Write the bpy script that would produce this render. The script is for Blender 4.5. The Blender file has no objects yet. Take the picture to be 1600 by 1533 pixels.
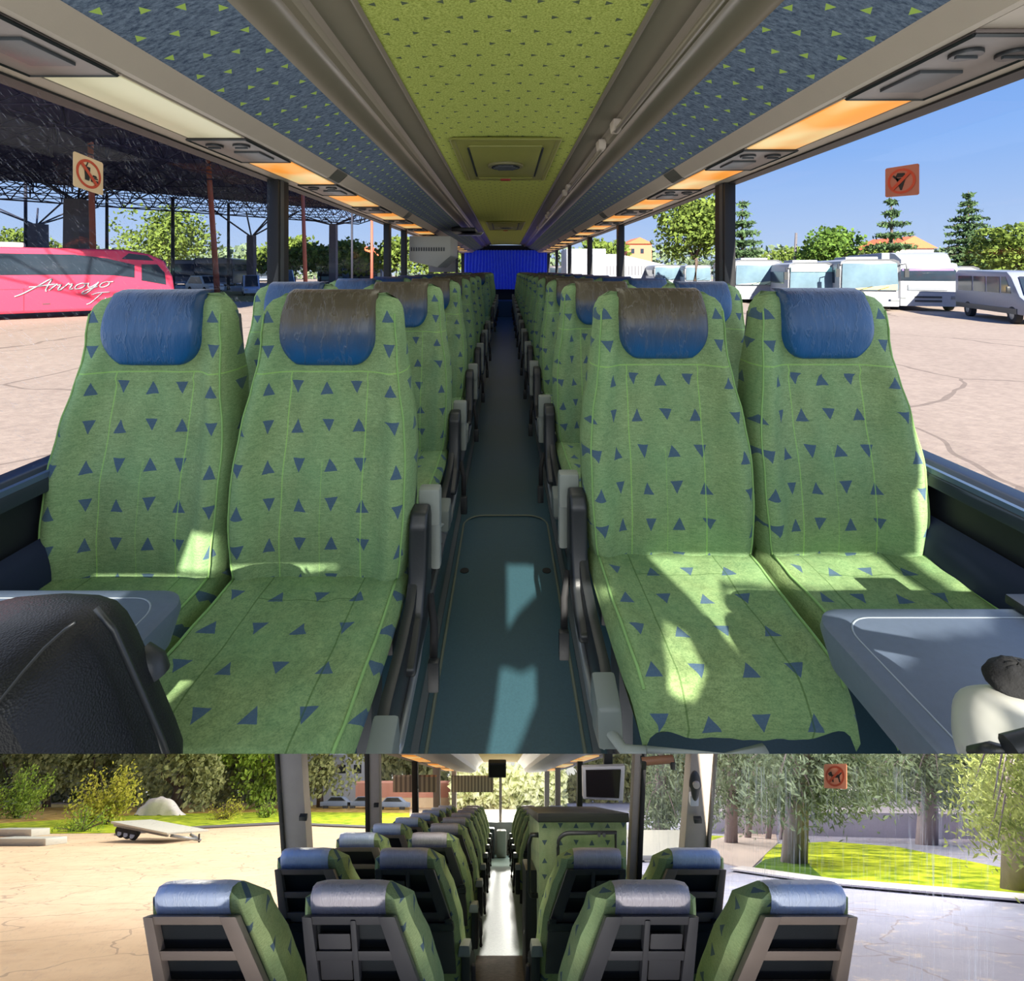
import bpy, bmesh, math, random
from mathutils import Vector, Matrix, noise
PI = math.pi
sc = bpy.context.scene
COL = sc.collection
random.seed(4)
CAMZ = 1.25            # eye height over the coach aisle
F = 800.0              # focal length in pixels of the 1600 wide frame

# ------------------------------------------------------------------ helpers
def lin(c):
    c = c / 255.0
    return c / 12.92 if c <= 0.04045 else ((c + 0.055) / 1.055) ** 2.4
def rgb(r, g, b): return (lin(r), lin(g), lin(b), 1.0)
def P(px, py, Y):      # a point of the first coach seen at px, py and standing Y metres ahead
    return Vector(((px - 790) / F * Y, Y, CAMZ - (py - 422) / F * Y))
GRADE = (1232 - 422) / F     # the second coach and its yard stand on a falling grade
def gl(x, D, h=0.0):   # a point D ahead, h above the second coach's eye line, x to the side
    return Vector((x - 0.01 * D, D, CAMZ - GRADE * D + h))
def Q(px, py, D):
    return gl((px - 782) / F * D, D, (1232 - py) / F * D)

class MB:
    def __init__(s): s.v = []; s.f = []
    def add(s, vs, fs):
        n = len(s.v); s.v += [Vector(v) for v in vs]; s.f += [tuple(i + n for i in f) for f in fs]; return s
    def box(s, c, d, R=None, taper=1.0):
        x, y, z = d[0] / 2, d[1] / 2, d[2] / 2
        vs = [(-x, -y, -z), (x, -y, -z), (x, y, -z), (-x, y, -z), (-x * taper, -y * taper, z), (x * taper, -y * taper, z), (x * taper, y * taper, z), (-x * taper, y * taper, z)]
        vs = [Vector(v) for v in vs]
        if R is not None: vs = [R @ v for v in vs]
        vs = [v + Vector(c) for v in vs]
        return s.add(vs, [(0, 3, 2, 1), (4, 5, 6, 7), (0, 1, 5, 4), (1, 2, 6, 5), (2, 3, 7, 6), (3, 0, 4, 7)])
    def hexa(s, vs): # 8 corners, bottom ring then top ring
        return s.add(vs, [(0, 3, 2, 1), (4, 5, 6, 7), (0, 1, 5, 4), (1, 2, 6, 5), (2, 3, 7, 6), (3, 0, 4, 7)])
    def tube(s, pts, r, n=8, flat=1.0, r2=None):
        pts = [Vector(p) for p in pts]; rings = []
        m = len(pts)
        for i, p in enumerate(pts):
            t = (pts[min(i + 1, m - 1)] - pts[max(i - 1, 0)])
            if t.length < 1e-9: t = Vector((0, 0, 1))
            t.normalize()
            a = t.cross(Vector((0, 0, 1)))
            if a.length < 1e-3: a = t.cross(Vector((0, 1, 0)))
            a.normalize(); b = a.cross(t)
            rr = r if r2 is None else r + (r2 - r) * i / max(1, m - 1)
            rings.append([p + a * math.cos(2 * PI * k / n) * rr + b * math.sin(2 * PI * k / n) * rr * flat for k in range(n)])
        vs = [v for q in rings for v in q]; fs = []
        for i in range(m - 1):
            for k in range(n):
                fs.append((i * n + k, i * n + (k + 1) % n, (i + 1) * n + (k + 1) % n, (i + 1) * n + k))
        fs.append(tuple(range(n - 1, -1, -1))); fs.append(tuple((m - 1) * n + k for k in range(n)))
        return s.add(vs, fs)
    def cyl(s, a, b, r, n=16, r2=None): return s.tube([a, b], r, n, 1.0, r2)
    def loft(s, loops, cap=True):
        n = len(loops[0]); vs = [v for q in loops for v in q]; fs = []
        for i in range(len(loops) - 1):
            for k in range(n):
                fs.append((i * n + k, i * n + (k + 1) % n, (i + 1) * n + (k + 1) % n, (i + 1) * n + k))
        if cap: fs.append(tuple(range(n - 1, -1, -1))); fs.append(tuple((len(loops) - 1) * n + k for k in range(n)))
        return s.add(vs, fs)
    def grid(s, fn, nu, nv):
        vs = [fn(i / nu, j / nv) for j in range(nv + 1) for i in range(nu + 1)]
        fs = [(j * (nu + 1) + i, j * (nu + 1) + i + 1, (j + 1) * (nu + 1) + i + 1, (j + 1) * (nu + 1) + i) for j in range(nv) for i in range(nu)]
        return s.add(vs, fs)
    def prism(s, poly, off):  # planar polygon swept by off
        n = len(poly); off = Vector(off); vs = [Vector(p) for p in poly] + [Vector(p) + off for p in poly]
        fs = [tuple(range(n - 1, -1, -1)), tuple(range(n, 2 * n))] + [(i, (i + 1) % n, n + (i + 1) % n, n + i) for i in range(n)]
        return s.add(vs, fs)
    def quad(s, a, b, c, d): return s.add([a, b, c, d], [(0, 1, 2, 3)])
    def leaf(s, c, size, asp=0.6):
        u = Vector((random.gauss(0, 1), random.gauss(0, 1), random.gauss(0, 1))).normalized()
        w = u.cross(Vector((random.gauss(0, 1), random.gauss(0, 1), random.gauss(0, 1)))).normalized()
        c = Vector(c); a = u * size * .5; b = w * size * .5 * asp
        n = len(s.v); s.v += [c - a, c + b, c + a, c - b]; s.f.append((n, n + 1, n + 2, n + 3))
    def build(s, name, mat, parent=None, smooth=False, bevel=0.0, seg=2, solid=0.0):
        me = bpy.data.meshes.new(name); me.from_pydata([tuple(v) for v in s.v], [], s.f)
        bm = bmesh.new(); bm.from_mesh(me)
        if bevel > 0 or not smooth or smooth == 'n': bmesh.ops.recalc_face_normals(bm, faces=bm.faces) if len(bm.faces) < 4000 else None
        if bevel > 0:
            es = [e for e in bm.edges if len(e.link_faces) == 2 and e.calc_face_angle(0) > 0.5]
            bmesh.ops.bevel(bm, geom=es, offset=bevel, segments=seg, profile=0.6, affect='EDGES', clamp_overlap=True)
        if smooth:
            for f in bm.faces: f.smooth = True
        bm.to_mesh(me); bm.free()
        if bevel > 0 or smooth == 'a':
            for p in me.polygons: p.use_smooth = True
            try: me.set_sharp_from_angle(angle=0.7)
            except Exception: pass
        if mat: me.materials.append(mat)
        o = bpy.data.objects.new(name, me); COL.objects.link(o)
        if parent is not None: o.parent = parent
        return o

def tag(o, label=None, cat=None, group=None, kind=None):
    if label: o['label'] = label
    if cat: o['category'] = cat
    if group: o['group'] = group
    if kind: o['kind'] = kind
    return o
def thing(name, label, cat, loc=(0, 0, 0), rz=0.0, group=None):
    o = bpy.data.objects.new(name, None); COL.objects.link(o); o.empty_display_size = 0.05
    o.location = loc; o.rotation_euler = (0, 0, rz); return tag(o, label, cat, group)
def struct(o): o['kind'] = 'structure'; return o
def copy_tree(o, parent=None):
    c = o.copy(); COL.objects.link(c); c.parent = parent
    for ch in list(o.children): copy_tree(ch, c)
    return c
def rotz(a): return Matrix.Rotation(a, 3, 'Z')
def rotx(a): return Matrix.Rotation(a, 3, 'X')
def roty(a): return Matrix.Rotation(a, 3, 'Y')
ORD = ['first', 'second', 'third', 'fourth', 'fifth', 'sixth', 'seventh', 'eighth', 'ninth', 'tenth', 'eleventh', 'twelfth', 'thirteenth']

# ------------------------------------------------------------------ materials
class NT:
    def __init__(s, name):
        s.m = bpy.data.materials.new(name); s.m.use_nodes = True; s.t = s.m.node_tree
        s.b = s.t.nodes['Principled BSDF']; s.out = s.t.nodes['Material Output']
    def n(s, typ, **kw):
        x = s.t.nodes.new(typ)
        for k, v in kw.items():
            if k.startswith('i_'):
                x.inputs[int(k[2:])].default_value = v
            else: setattr(x, k, v)
        return x
    def l(s, a, b): s.t.links.new(a, b)
    def math(s, op, a, b=None, c=None):
        x = s.t.nodes.new('ShaderNodeMath'); x.operation = op
        for i, v in enumerate((a, b, c)):
            if v is None: continue
            if isinstance(v, (int, float)): x.inputs[i].default_value = v
            else: s.l(v, x.inputs[i])
        return x.outputs[0]
    def mix(s, f, a, b, mode='MIX'):
        x = s.t.nodes.new('ShaderNodeMix'); x.data_type = 'RGBA'; x.blend_type = mode
        for i, v in ((0, f), (6, a), (7, b)):
            if isinstance(v, (int, float)): x.inputs[i].default_value = v
            elif isinstance(v, tuple): x.inputs[i].default_value = v
            else: s.l(v, x.inputs[i])
        return x.outputs[2]
    def noise(s, scale, detail=3, vec=None, rough=0.6):
        x = s.t.nodes.new('ShaderNodeTexNoise'); x.inputs['Scale'].default_value = scale
        x.inputs['Detail'].default_value = detail; x.inputs['Roughness'].default_value = rough
        if vec is not None: s.l(vec, x.inputs['Vector'])
        return x.outputs['Fac']
    def ramp(s, fac, stops):
        x = s.t.nodes.new('ShaderNodeValToRGB'); e = x.color_ramp.elements
        while len(e) < len(stops): e.new(0.5)
        for i, (p, c) in enumerate(stops): e[i].position = p; e[i].color = c
        s.l(fac, x.inputs[0]); return x.outputs[0]
    def obj(s): return s.t.nodes.new('ShaderNodeTexCoord').outputs['Object']
    def pos(s): return s.t.nodes.new('ShaderNodeNewGeometry').outputs['Position']
    def mapv(s, vec, sc=(1, 1, 1), loc=(0, 0, 0), rot=(0, 0, 0)):
        x = s.t.nodes.new('ShaderNodeMapping'); s.l(vec, x.inputs[0])
        x.inputs['Scale'].default_value = sc; x.inputs['Location'].default_value = loc; x.inputs['Rotation'].default_value = rot
        return x.outputs[0]
    def bump(s, h, strength=0.3, dist=0.01):
        x = s.t.nodes.new('ShaderNodeBump'); x.inputs['Strength'].default_value = strength; x.inputs['Distance'].default_value = dist
        s.l(h, x.inputs['Height']); s.l(x.outputs[0], s.b.inputs['Normal'])
    def set(s, col=None, rough=0.6, metal=0.0, spec=0.5, **kw):
        if col is not None:
            if isinstance(col, tuple): s.b.inputs['Base Color'].default_value = col
            else: s.l(col, s.b.inputs['Base Color'])
        s.b.inputs['Roughness'].default_value = rough; s.b.inputs['Metallic'].default_value = metal
        s.b.inputs['Specular IOR Level'].default_value = spec
        return s.m

def plain(name, col, rough=0.55, metal=0.0, var=0.12, scale=12, bump=0.0, spec=0.5, emit=None, es=1.0):
    t = NT(name); f = t.noise(scale, 4, t.obj())
    dark = tuple(c * (1 - var) for c in col[:3]) + (1,); lite = tuple(min(1, c * (1 + var)) for c in col[:3]) + (1,)
    t.set(t.mix(f, dark, lite), rough, metal, spec)
    if bump: t.bump(t.noise(scale * 14, 3, t.obj()), bump, 0.003)
    if emit: t.b.inputs['Emission Color'].default_value = emit; t.b.inputs['Emission Strength'].default_value = es
    return t.m

def tri_mask(t, u, v, pu, pv, size, checker=True):
    """1 inside small triangles laid out on a pu x pv grid, pointing alternately up and down"""
    a = t.math('DIVIDE', u, pu); b = t.math('DIVIDE', v, pv)
    ia = t.math('FLOOR', a); ib = t.math('FLOOR', b)
    fa = t.math('MULTIPLY', t.math('SUBTRACT', t.math('SUBTRACT', a, ia), 0.5), pu)
    fb = t.math('MULTIPLY', t.math('SUBTRACT', t.math('SUBTRACT', b, ib), 0.5), pv)
    par = t.math('MODULO', t.math('ABSOLUTE', t.math('ADD', ia, ib)), 2.0)
    sg = t.math('SUBTRACT', t.math('MULTIPLY', t.math('GREATER_THAN', par, 0.5), 2.0), 1.0)
    fb = t.math('MULTIPLY', fb, sg)
    h = size / 2
    m1 = t.math('GREATER_THAN', fb, -h)
    m2 = t.math('LESS_THAN', t.math('ABSOLUTE', fa), t.math('MULTIPLY', t.math('SUBTRACT', h, fb), 0.5))
    return t.math('MULTIPLY', m1, m2)

def velour(name, kind, base=(120, 148, 100), dk=(78, 100, 64), lt=(164, 186, 134)):
    t = NT(name); o = t.obj(); sp = t.n('ShaderNodeSeparateXYZ'); t.l(o, sp.inputs[0])
    x, y, z = sp.outputs
    wob = t.math('MULTIPLY', t.math('SUBTRACT', t.noise(9, 2, o), 0.5), 0.02)
    if kind == 'back': u = t.math('ADD', t.math('ADD', x, t.math('MULTIPLY', y, 0.5)), wob); v = z; pu, pv, s = .082, .098, .034
    elif kind == 'cushion': u = t.math('ADD', x, wob); v = t.math('ADD', y, z); pu, pv, s = .098, .112, .036
    else: u = t.math('ADD', x, y); v = z; pu, pv, s = .1, .11, .034
    v = t.math('ADD', v, wob)
    m = tri_mask(t, t.math('ADD', u, 10.02), t.math('ADD', v, 10.0), pu, pv, s)
    fine = t.noise(230, 3, t.mapv(o, (1, 1, 2.0)), .8); mid = t.noise(70, 4, t.mapv(o, (.8, 1, 3.4)))
    big = t.noise(5, 3, o)
    c = t.mix(t.ramp(fine, [(.32, (0, 0, 0, 1)), (.68, (1, 1, 1, 1))]), rgb(*dk), rgb(*lt))
    c = t.mix(.40, c, t.ramp(mid, [(.3, rgb(*dk)), (.7, rgb(*lt))]))
    c = t.mix(.25, c, rgb(*base)); c = t.mix(t.math('MULTIPLY', t.ramp(t.noise(11, 3, t.mapv(o, (1.6, 1, .6))), [(.4, (0, 0, 0, 1)), (.65, (1, 1, 1, 1))]), .35), c, t.mix(.5, c, rgb(40, 62, 34)))  # darker blotches paint in the fold shading of the velvet
    c = t.mix(t.ramp(big, [(.35, (0, 0, 0, 1)), (.7, (.30, .30, .30, 1))]), c, rgb(95, 152, 108))
    # stitched seams of the quilted panels
    if kind == 'back':
        ax = t.math('ABSOLUTE', x)
        g = t.math('LESS_THAN', t.math('ABSOLUTE', t.math('SUBTRACT', ax, .105)), .0016)
        g = t.math('MULTIPLY', g, t.math('LESS_THAN', z, .972))
        g2 = t.math('LESS_THAN', t.math('ABSOLUTE', t.math('SUBTRACT', z, .97)), .0018)
        g3 = t.math('MULTIPLY', t.math('LESS_THAN', t.math('ABSOLUTE', t.math('ADD', x, .004)), .0011), t.math('LESS_THAN', z, .74))
        g = t.math('MAXIMUM', t.math('MAXIMUM', g, g2), t.math('MULTIPLY', g3, .6))
    elif kind == 'cushion':
        ax = t.math('ABSOLUTE', x)
        g = t.math('LESS_THAN', t.math('ABSOLUTE', t.math('SUBTRACT', ax, .118)), .0018)
        g2 = t.math('MULTIPLY', t.math('LESS_THAN', t.math('ABSOLUTE', t.math('ADD', y, .10)), .0016), t.math('LESS_THAN', ax, .118))
        g = t.math('MAXIMUM', g, g2)
    else: g = None
    c = t.mix(t.math('MULTIPLY', m, .82), c, rgb(52, 74, 112))
    if g is not None: c = t.mix(t.math('MULTIPLY', g, .55), c, rgb(150, 196, 100) if kind == 'back' else rgb(50, 80, 34))
    t.set(c, 0.95, 0, .15)
    t.b.inputs['Sheen Weight'].default_value = .12; t.b.inputs['Sheen Roughness'].default_value = .4
    t.b.inputs['Sheen Tint'].default_value = rgb(190, 230, 160)
    h = t.math('ADD', t.math('MULTIPLY', fine, .5), mid)
    if g is not None: h = t.math('SUBTRACT', h, t.math('MULTIPLY', g, 1.5))
    t.bump(h, .35, .004)
    return t.m

def leather(name, top, low, z0, z1, crease=True):
    """leather worn to one colour at the top and fresh at the bottom"""
    t = NT(name); o = t.obj(); sp = t.n('ShaderNodeSeparateXYZ'); t.l(o, sp.inputs[0]); z = sp.outputs[2]
    f = t.math('DIVIDE', t.math('SUBTRACT', z, z0), z1 - z0)
    f = t.math('ADD', f, t.math('MULTIPLY', t.math('SUBTRACT', t.noise(13, 3, t.mapv(o, (1, 1, .5))), .5), .6))
    c = t.ramp(f, [(.12, rgb(*low)), (.5, tuple((a + b) / 2 for a, b in zip(rgb(*low), rgb(*top)))), (.8, rgb(*top))])
    w = t.noise(15, 4, t.mapv(o, (2.0, 1, .55)), .6)
    cr = t.ramp(w, [(.46, (0, 0, 0, 1)), (.5, (.8, .8, .8, 1)), (.54, (0, 0, 0, 1))])
    c = t.mix(t.math('MULTIPLY', cr, .10), c, rgb(min(255, top[0] + 70), min(255, top[1] + 70), min(255, top[2] + 70)))
    t.set(c, .40, 0, .45); t.bump(t.math('ADD', w, t.math('MULTIPLY', cr, .3)), .55, .008)
    return t.m

def glass(name, streak=0.0, tint=(1, 1, 1, 1)):
    t = NT(name); t.t.nodes.remove(t.b)
    tr = t.n('ShaderNodeBsdfTransparent'); tr.inputs[0].default_value = tint
    gl_ = t.n('ShaderNodeBsdfGlossy'); gl_.inputs['Roughness'].default_value = .03
    m = t.n('ShaderNodeMixShader'); m.inputs[0].default_value = .015
    t.l(tr.outputs[0], m.inputs[1]); t.l(gl_.outputs[0], m.inputs[2]); last = m.outputs[0]
    if streak:
        df = t.n('ShaderNodeBsdfDiffuse'); df.inputs[0].default_value = (.9, .93, 1, 1)
        tl = t.n('ShaderNodeBsdfTranslucent'); tl.inputs[0].default_value = (.9, .93, 1, 1)
        ad = t.n('ShaderNodeMixShader'); ad.inputs[0].default_value = .5
        t.l(df.outputs[0], ad.inputs[1]); t.l(tl.outputs[0], ad.inputs[2])
        if streak > 0:   # scratches slanting down the pane
            v = t.mapv(t.mapv(t.pos(), rot=(math.radians(40), 0, 0)), (1, 14, 130)); n1 = t.noise(2.0, 4, v, .75)
            f = t.ramp(n1, [(.58, (0, 0, 0, 1)), (.66, (streak,) * 3 + (1,))])
        else:            # dried water runs, dense in patches
            v = t.mapv(t.pos(), (1, 34, 1.3)); n1 = t.noise(3.0, 5, v, .7)
            n2 = t.noise(2.2, 2, t.pos())
            f = t.math('MULTIPLY', t.ramp(n1, [(.52, (0, 0, 0, 1)), (.66, (-streak,) * 3 + (1,))]), t.ramp(n2, [(.38, (0.1,) * 3 + (1,)), (.6, (1, 1, 1, 1))]))
        m2 = t.n('ShaderNodeMixShader'); t.l(f, m2.inputs[0]); t.l(last, m2.inputs[1]); t.l(ad.outputs[0], m2.inputs[2]); last = m2.outputs[0]
    t.l(last, t.out.inputs[0]); return t.m

def ceiling_fabric():
    t = NT('lime_ceiling_fabric'); o = t.obj(); sp = t.n('ShaderNodeSeparateXYZ'); t.l(o, sp.inputs[0])
    c = t.mix(t.ramp(t.noise(150, 4, o, .8), [(.36, (0, 0, 0, 1)), (.64, (1, 1, 1, 1))]), rgb(136, 148, 62), rgb(198, 206, 114))
    b = t.math('ADD', sp.outputs[1], 40.0); row = t.math('FLOOR', t.math('DIVIDE', b, .085))
    u = t.math('ADD', t.math('ADD', sp.outputs[0], 40.0), t.math('MULTIPLY', t.math('MODULO', row, 2.0), .045))
    m = tri_mask(t, b, u, .085, .09, .021)
    c = t.mix(t.math('MULTIPLY', m, .85), c, rgb(58, 72, 76))
    t.set(c, .95, 0, .1); t.bump(t.noise(300, 3, o), .3, .003); return t.m
def rack_fabric():
    t = NT('blue_grey_rack_fabric'); o = t.obj(); sp = t.n('ShaderNodeSeparateXYZ'); t.l(o, sp.inputs[0])
    c = t.mix(t.ramp(t.noise(48, 5, t.mapv(o, (1, 2.4, 1)), .8), [(.36, (0, 0, 0, 1)), (.64, (1, 1, 1, 1))]), rgb(60, 74, 96), rgb(124, 138, 158))
    b = t.math('ADD', sp.outputs[1], 40.0); ua = t.math('ADD', t.math('ABSOLUTE', sp.outputs[0]), .0)
    row = t.math('FLOOR', t.math('DIVIDE', ua, .062))
    m = tri_mask(t, t.math('ADD', ua, 31 * .062 ), t.math('ADD', b, t.math('MULTIPLY', row, .04)), .062, .115, .023)
    c = t.mix(m, c, rgb(168, 196, 96))
    t.set(c, .95, 0, .1); t.bump(t.noise(240, 3, o), .3, .003); return t.m
def foliage(name, dk, lt, tr=.25):
    t = NT(name); c = t.mix(t.ramp(t.noise(2.2, 4, t.pos()), [(.32, (0, 0, 0, 1)), (.68, (1, 1, 1, 1))]), rgb(*dk), rgb(*lt))
    t.set(c, .8, 0, .2)
    tl = t.n('ShaderNodeBsdfTranslucent'); t.l(c, tl.inputs[0]); m = t.n('ShaderNodeMixShader'); m.inputs[0].default_value = tr
    t.l(t.b.outputs[0], m.inputs[1]); t.l(tl.outputs[0], m.inputs[2]); t.l(m.outputs[0], t.out.inputs[0]); return t.m
def ground(name, a, b, crack=0.0, sc1=.25, sc2=3.0, cc=(90, 80, 75)):
    t = NT(name); p = t.pos()
    c = t.mix(t.noise(sc1, 5, p), rgb(*a), rgb(*b)); c = t.mix(.35, c, t.ramp(t.noise(sc2 * 6, 4, p), [(.35, rgb(*a)), (.65, rgb(*b))]))
    if crack:
        v = t.n('ShaderNodeTexVoronoi', feature='DISTANCE_TO_EDGE'); v.inputs['Scale'].default_value = .16
        ad = t.n('ShaderNodeVectorMath', operation='ADD'); t.l(p, ad.inputs[0])
        nn = t.n('ShaderNodeTexNoise'); nn.inputs['Scale'].default_value = .5; t.l(p, nn.inputs[0]); t.l(nn.outputs['Color'], ad.inputs[1]); t.l(ad.outputs[0], v.inputs['Vector'])
        k = t.math('LESS_THAN', v.outputs['Distance'], .006)
        c = t.mix(t.math('MULTIPLY', k, crack), c, rgb(*cc))
    t.set(c, .95, 0, .1); t.bump(t.noise(8, 5, p), .2, .05); return t.m

M = {}
M['back'] = velour('green_velour', 'back'); M['cush'] = velour('green_velour_cushion', 'cushion', (114, 138, 90), (72, 92, 58), (154, 176, 120))
M['pipe'] = plain('green_piping', rgb(124, 162, 96), .9)
M['head_worn'] = leather('worn_blue_leather', (74, 66, 50), (12, 74, 122), 1.0, 1.15)
M['head_blue'] = leather('blue_leather', (34, 54, 82), (12, 76, 126), .99, 1.26)
M['black'] = plain('black_plastic', rgb(30, 33, 36), .42, bump=.1)
M['charcoal'] = plain('charcoal_plastic', rgb(58, 62, 66), .45, bump=.1)
M['grey'] = plain('grey_plastic', rgb(132, 138, 132), .5)
M['alu'] = plain('aluminium', rgb(150, 155, 158), .35, .6)
M['belt'] = plain('black_belt_webbing', rgb(22, 22, 24), .8)
M['ceil'] = ceiling_fabric(); M['rack'] = rack_fabric()
M['beige'] = plain('beige_plastic_panel', rgb(178, 164, 150), .5, var=.05, bump=.1)
M['taupe'] = plain('taupe_gloss_panel', rgb(126, 116, 100), .32, var=.06)
M['olive'] = plain('olive_hatch_plastic', rgb(128, 128, 62), .5, var=.06)
M['floor'] = plain('teal_speckled_floor', rgb(46, 76, 86), .42, var=.3, scale=160, spec=.5)
M['floor_rim'] = plain('grey_floor_rail', rgb(74, 82, 84), .5, var=.15, scale=60)
M['darkwall'] = plain('dark_side_panel', rgb(20, 24, 32), .6)
M['navy'] = plain('navy_side_pocket', rgb(18, 30, 60), .8)
M['carpet'] = plain('blue_carpet_lining', rgb(44, 76, 112), .95, var=.4, scale=220, bump=.5)
M['rubber'] = plain('black_rubber_frame', rgb(18, 18, 20), .55)
M['curtain'] = plain('blue_curtain_cloth', rgb(56, 84, 214), .8, var=.3, scale=14, emit=rgb(40, 62, 190), es=.16)  # cloth given a faint glow of its own to brighten the rear
M['glassL'] = glass('scratched_window_glass', .24); M['glass'] = glass('clear_window_glass'); M['glassR2'] = glass('water_stained_glass', -.4)
M['glassL2'] = glass('hazy_window_glass', .10)
M['sticker'] = plain('cream_sticker', rgb(222, 190, 150), .5); M['sticker_o'] = plain('orange_sticker', rgb(205, 112, 82), .5)
M['ring'] = plain('red_orange_print', rgb(190, 66, 34), .5); M['ink'] = plain('black_print', rgb(24, 22, 24), .6)
M['far_white'] = plain('far_white_sheet', rgb(138, 142, 150), .6, var=.08, scale=.5); M['white'] = plain('white_paint', rgb(146, 149, 154), .4, var=.05); M['offwhite'] = plain('off_white_plastic', rgb(178, 178, 170), .45, var=.05)
M['tyre'] = plain('tyre_rubber', rgb(26, 26, 28), .8); M['red'] = plain('pink_red_coach_paint', rgb(216, 60, 88), .35, var=.04)
M['winglass'] = plain('dark_reflective_glass', rgb(38, 48, 58), .12, var=.5, scale=1.2); M['frontglass'] = plain('pale_reflective_glass', rgb(96, 118, 130), .12, var=.45, scale=1.0); M['steel'] = plain('dark_steel', rgb(38, 40, 54), .7)  # paler windscreen colour paints in reflected sky and greenery
M['rust'] = plain('rust_red_steel', rgb(158, 88, 70), .7, var=.2); M['concrete'] = plain('grey_concrete', rgb(96, 92, 96), .9, var=.2, scale=3)
M['lamp_off'] = plain('cream_light_cover', rgb(214, 208, 176), .5, var=.04, emit=rgb(214, 208, 170), es=.25)  # unlit cover still given a faint glow of its own
M['bark'] = plain('grey_brown_bark', rgb(96, 82, 74), .95, var=.3, scale=6, bump=.8)
M['roof_tile'] = plain('orange_roof_tiles', rgb(214, 108, 70), .9, var=.2, scale=4)
M['brick'] = plain('orange_brick_wall', rgb(190, 116, 90), .9, var=.1)
M['cream'] = plain('cream_render', rgb(214, 204, 188), .9, var=.1)
M['leafA'] = foliage('broad_leaves', (62, 84, 36), (132, 150, 66)); M['leafB'] = foliage('fir_needles', (44, 66, 46), (104, 132, 84))
def lamp_cover():
    t = NT('amber_light_cover'); f = t.noise(2.5, 2, t.obj()); c = t.ramp(f, [(.38, rgb(214, 190, 130)), (.6, rgb(238, 150, 52))])
    t.set(c, .5); t.l(c, t.b.inputs['Emission Color']); t.b.inputs['Emission Strength'].default_value = .75; return t.m
M['lamp_on'] = lamp_cover()
# ================================================================== FIRST COACH
def interp(tab, z):
    if z <= tab[0][0]: return tab[0][1]
    for (a, b), (c, d) in zip(tab, tab[1:]):
        if z <= c:
            f = (z - a) / (c - a); f = f * f * (3 - 2 * f) * .5 + f * .5
            return b + (d - b) * f
    return tab[-1][1]
HW = [(.42, .214), (.50, .230), (.62, .239), (.74, .240), (.84, .230), (.93, .212), (1.0, .202), (1.12, .194), (1.18, .186)]
YF = [(.42, -.015), (.55, -.02), (.68, -.005), (.82, .03), (.97, .062), (1.0, .064), (1.08, .058), (1.18, .075)]
ZTOP = 1.185
def front_y(x, z, sd=0.0):
    w = interp(HW, z); s = min(1.0, abs(x) / w)
    bol = math.exp(-((s - .82) / .17) ** 2)
    amp = .040 if z < .95 else max(.006, .040 - (z - .95) * .35)
    y = interp(YF, z) - amp * bol + .012 * (1 - s * s) * (1 if z < .95 else .0)
    y += (noise.noise(Vector((x * 22 + sd, z * 3.2, sd))) * .007 + noise.noise(Vector((x * 9, z * 9 + sd, 3.1))) * .004)
    y += -.006 * math.exp(-((z - .97) / .008) ** 2) * -1 * (1 if s < .8 else 0)
    return y
def backrest_mesh(sd=0.0, nz=44, nf=40):
    loops = []; T = .125
    for k in range(nz + 1):
        f = k / nz
        z = .40 + (ZTOP - .40) * f
        r = .055; dz = ZTOP - z
        roll = 0 if dz > r else r - math.sqrt(max(0, r * r - (r - dz) ** 2))
        w = interp(HW, z)
        rc = .052
        if dz < rc: w -= rc - math.sqrt(max(0, rc * rc - (rc - dz) ** 2))
        thick = T if z < .95 else T - (z - .95) * .18
        loop = []
        for i in range(nf + 1):
            a = -1 + 2 * i / nf; s = math.sin(a * PI / 2)
            x = s * w; y = front_y(s * interp(HW, z), z, sd)
            e = max(0, abs(s) - .93) / .07
            y += .045 * e * e + roll * .9
            loop.append(Vector((x, y, z)))
        yb = interp(YF, z) + thick
        for i in range(11):
            a = 1 - 2 * i / 10; s = max(-1, min(1, a * 1.0))
            loop.append(Vector((s * w * (1.0 if abs(s) < .99 else .985), yb - roll * .9 - (.02 if abs(s) > .99 else 0), z)))
        loops.append(loop)
    m = MB(); m.loft(loops); return m
def pad_mesh(zlow=.985, pw=.132, off=.010, sd=0.0):
    def fn(u, v):
        # v 0 bottom .. 1 over the top edge
        zz = zlow + (ZTOP + .004 - zlow) * min(1, v / .88)
        c = .085
        if zz - zlow < c: w = pw - (c - math.sqrt(max(0, c * c - (c - (zz - zlow)) ** 2))) * .9
        else: w = pw - max(0, zz - 1.12) * .12
        x = (u * 2 - 1) * w
        y = interp(YF, zz) + .002 * math.sin(x * 70 + zz * 30) * noise.noise(Vector((x * 14, zz * 6, sd)))
        r = .05; dz = ZTOP + .004 - zz
        roll = 0 if dz > r else r - math.sqrt(max(0, r * r - (r - dz) ** 2))
        ed = min(u, 1 - u, v * 1.3) ; o_ = off + .012 * (1 - math.exp(-ed * 14)) + .012 * math.sin(PI * min(1, max(0, v))) 
        if ed < .001: o_ = -.012
        y = y + roll * .9 - o_ - .003
        if v > .88: y += (v - .88) / .12 * .035
        return Vector((x, y, zz + (.006 if v > .8 else 0) * 1))
    m = MB(); m.grid(fn, 30, 26); return m
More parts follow.
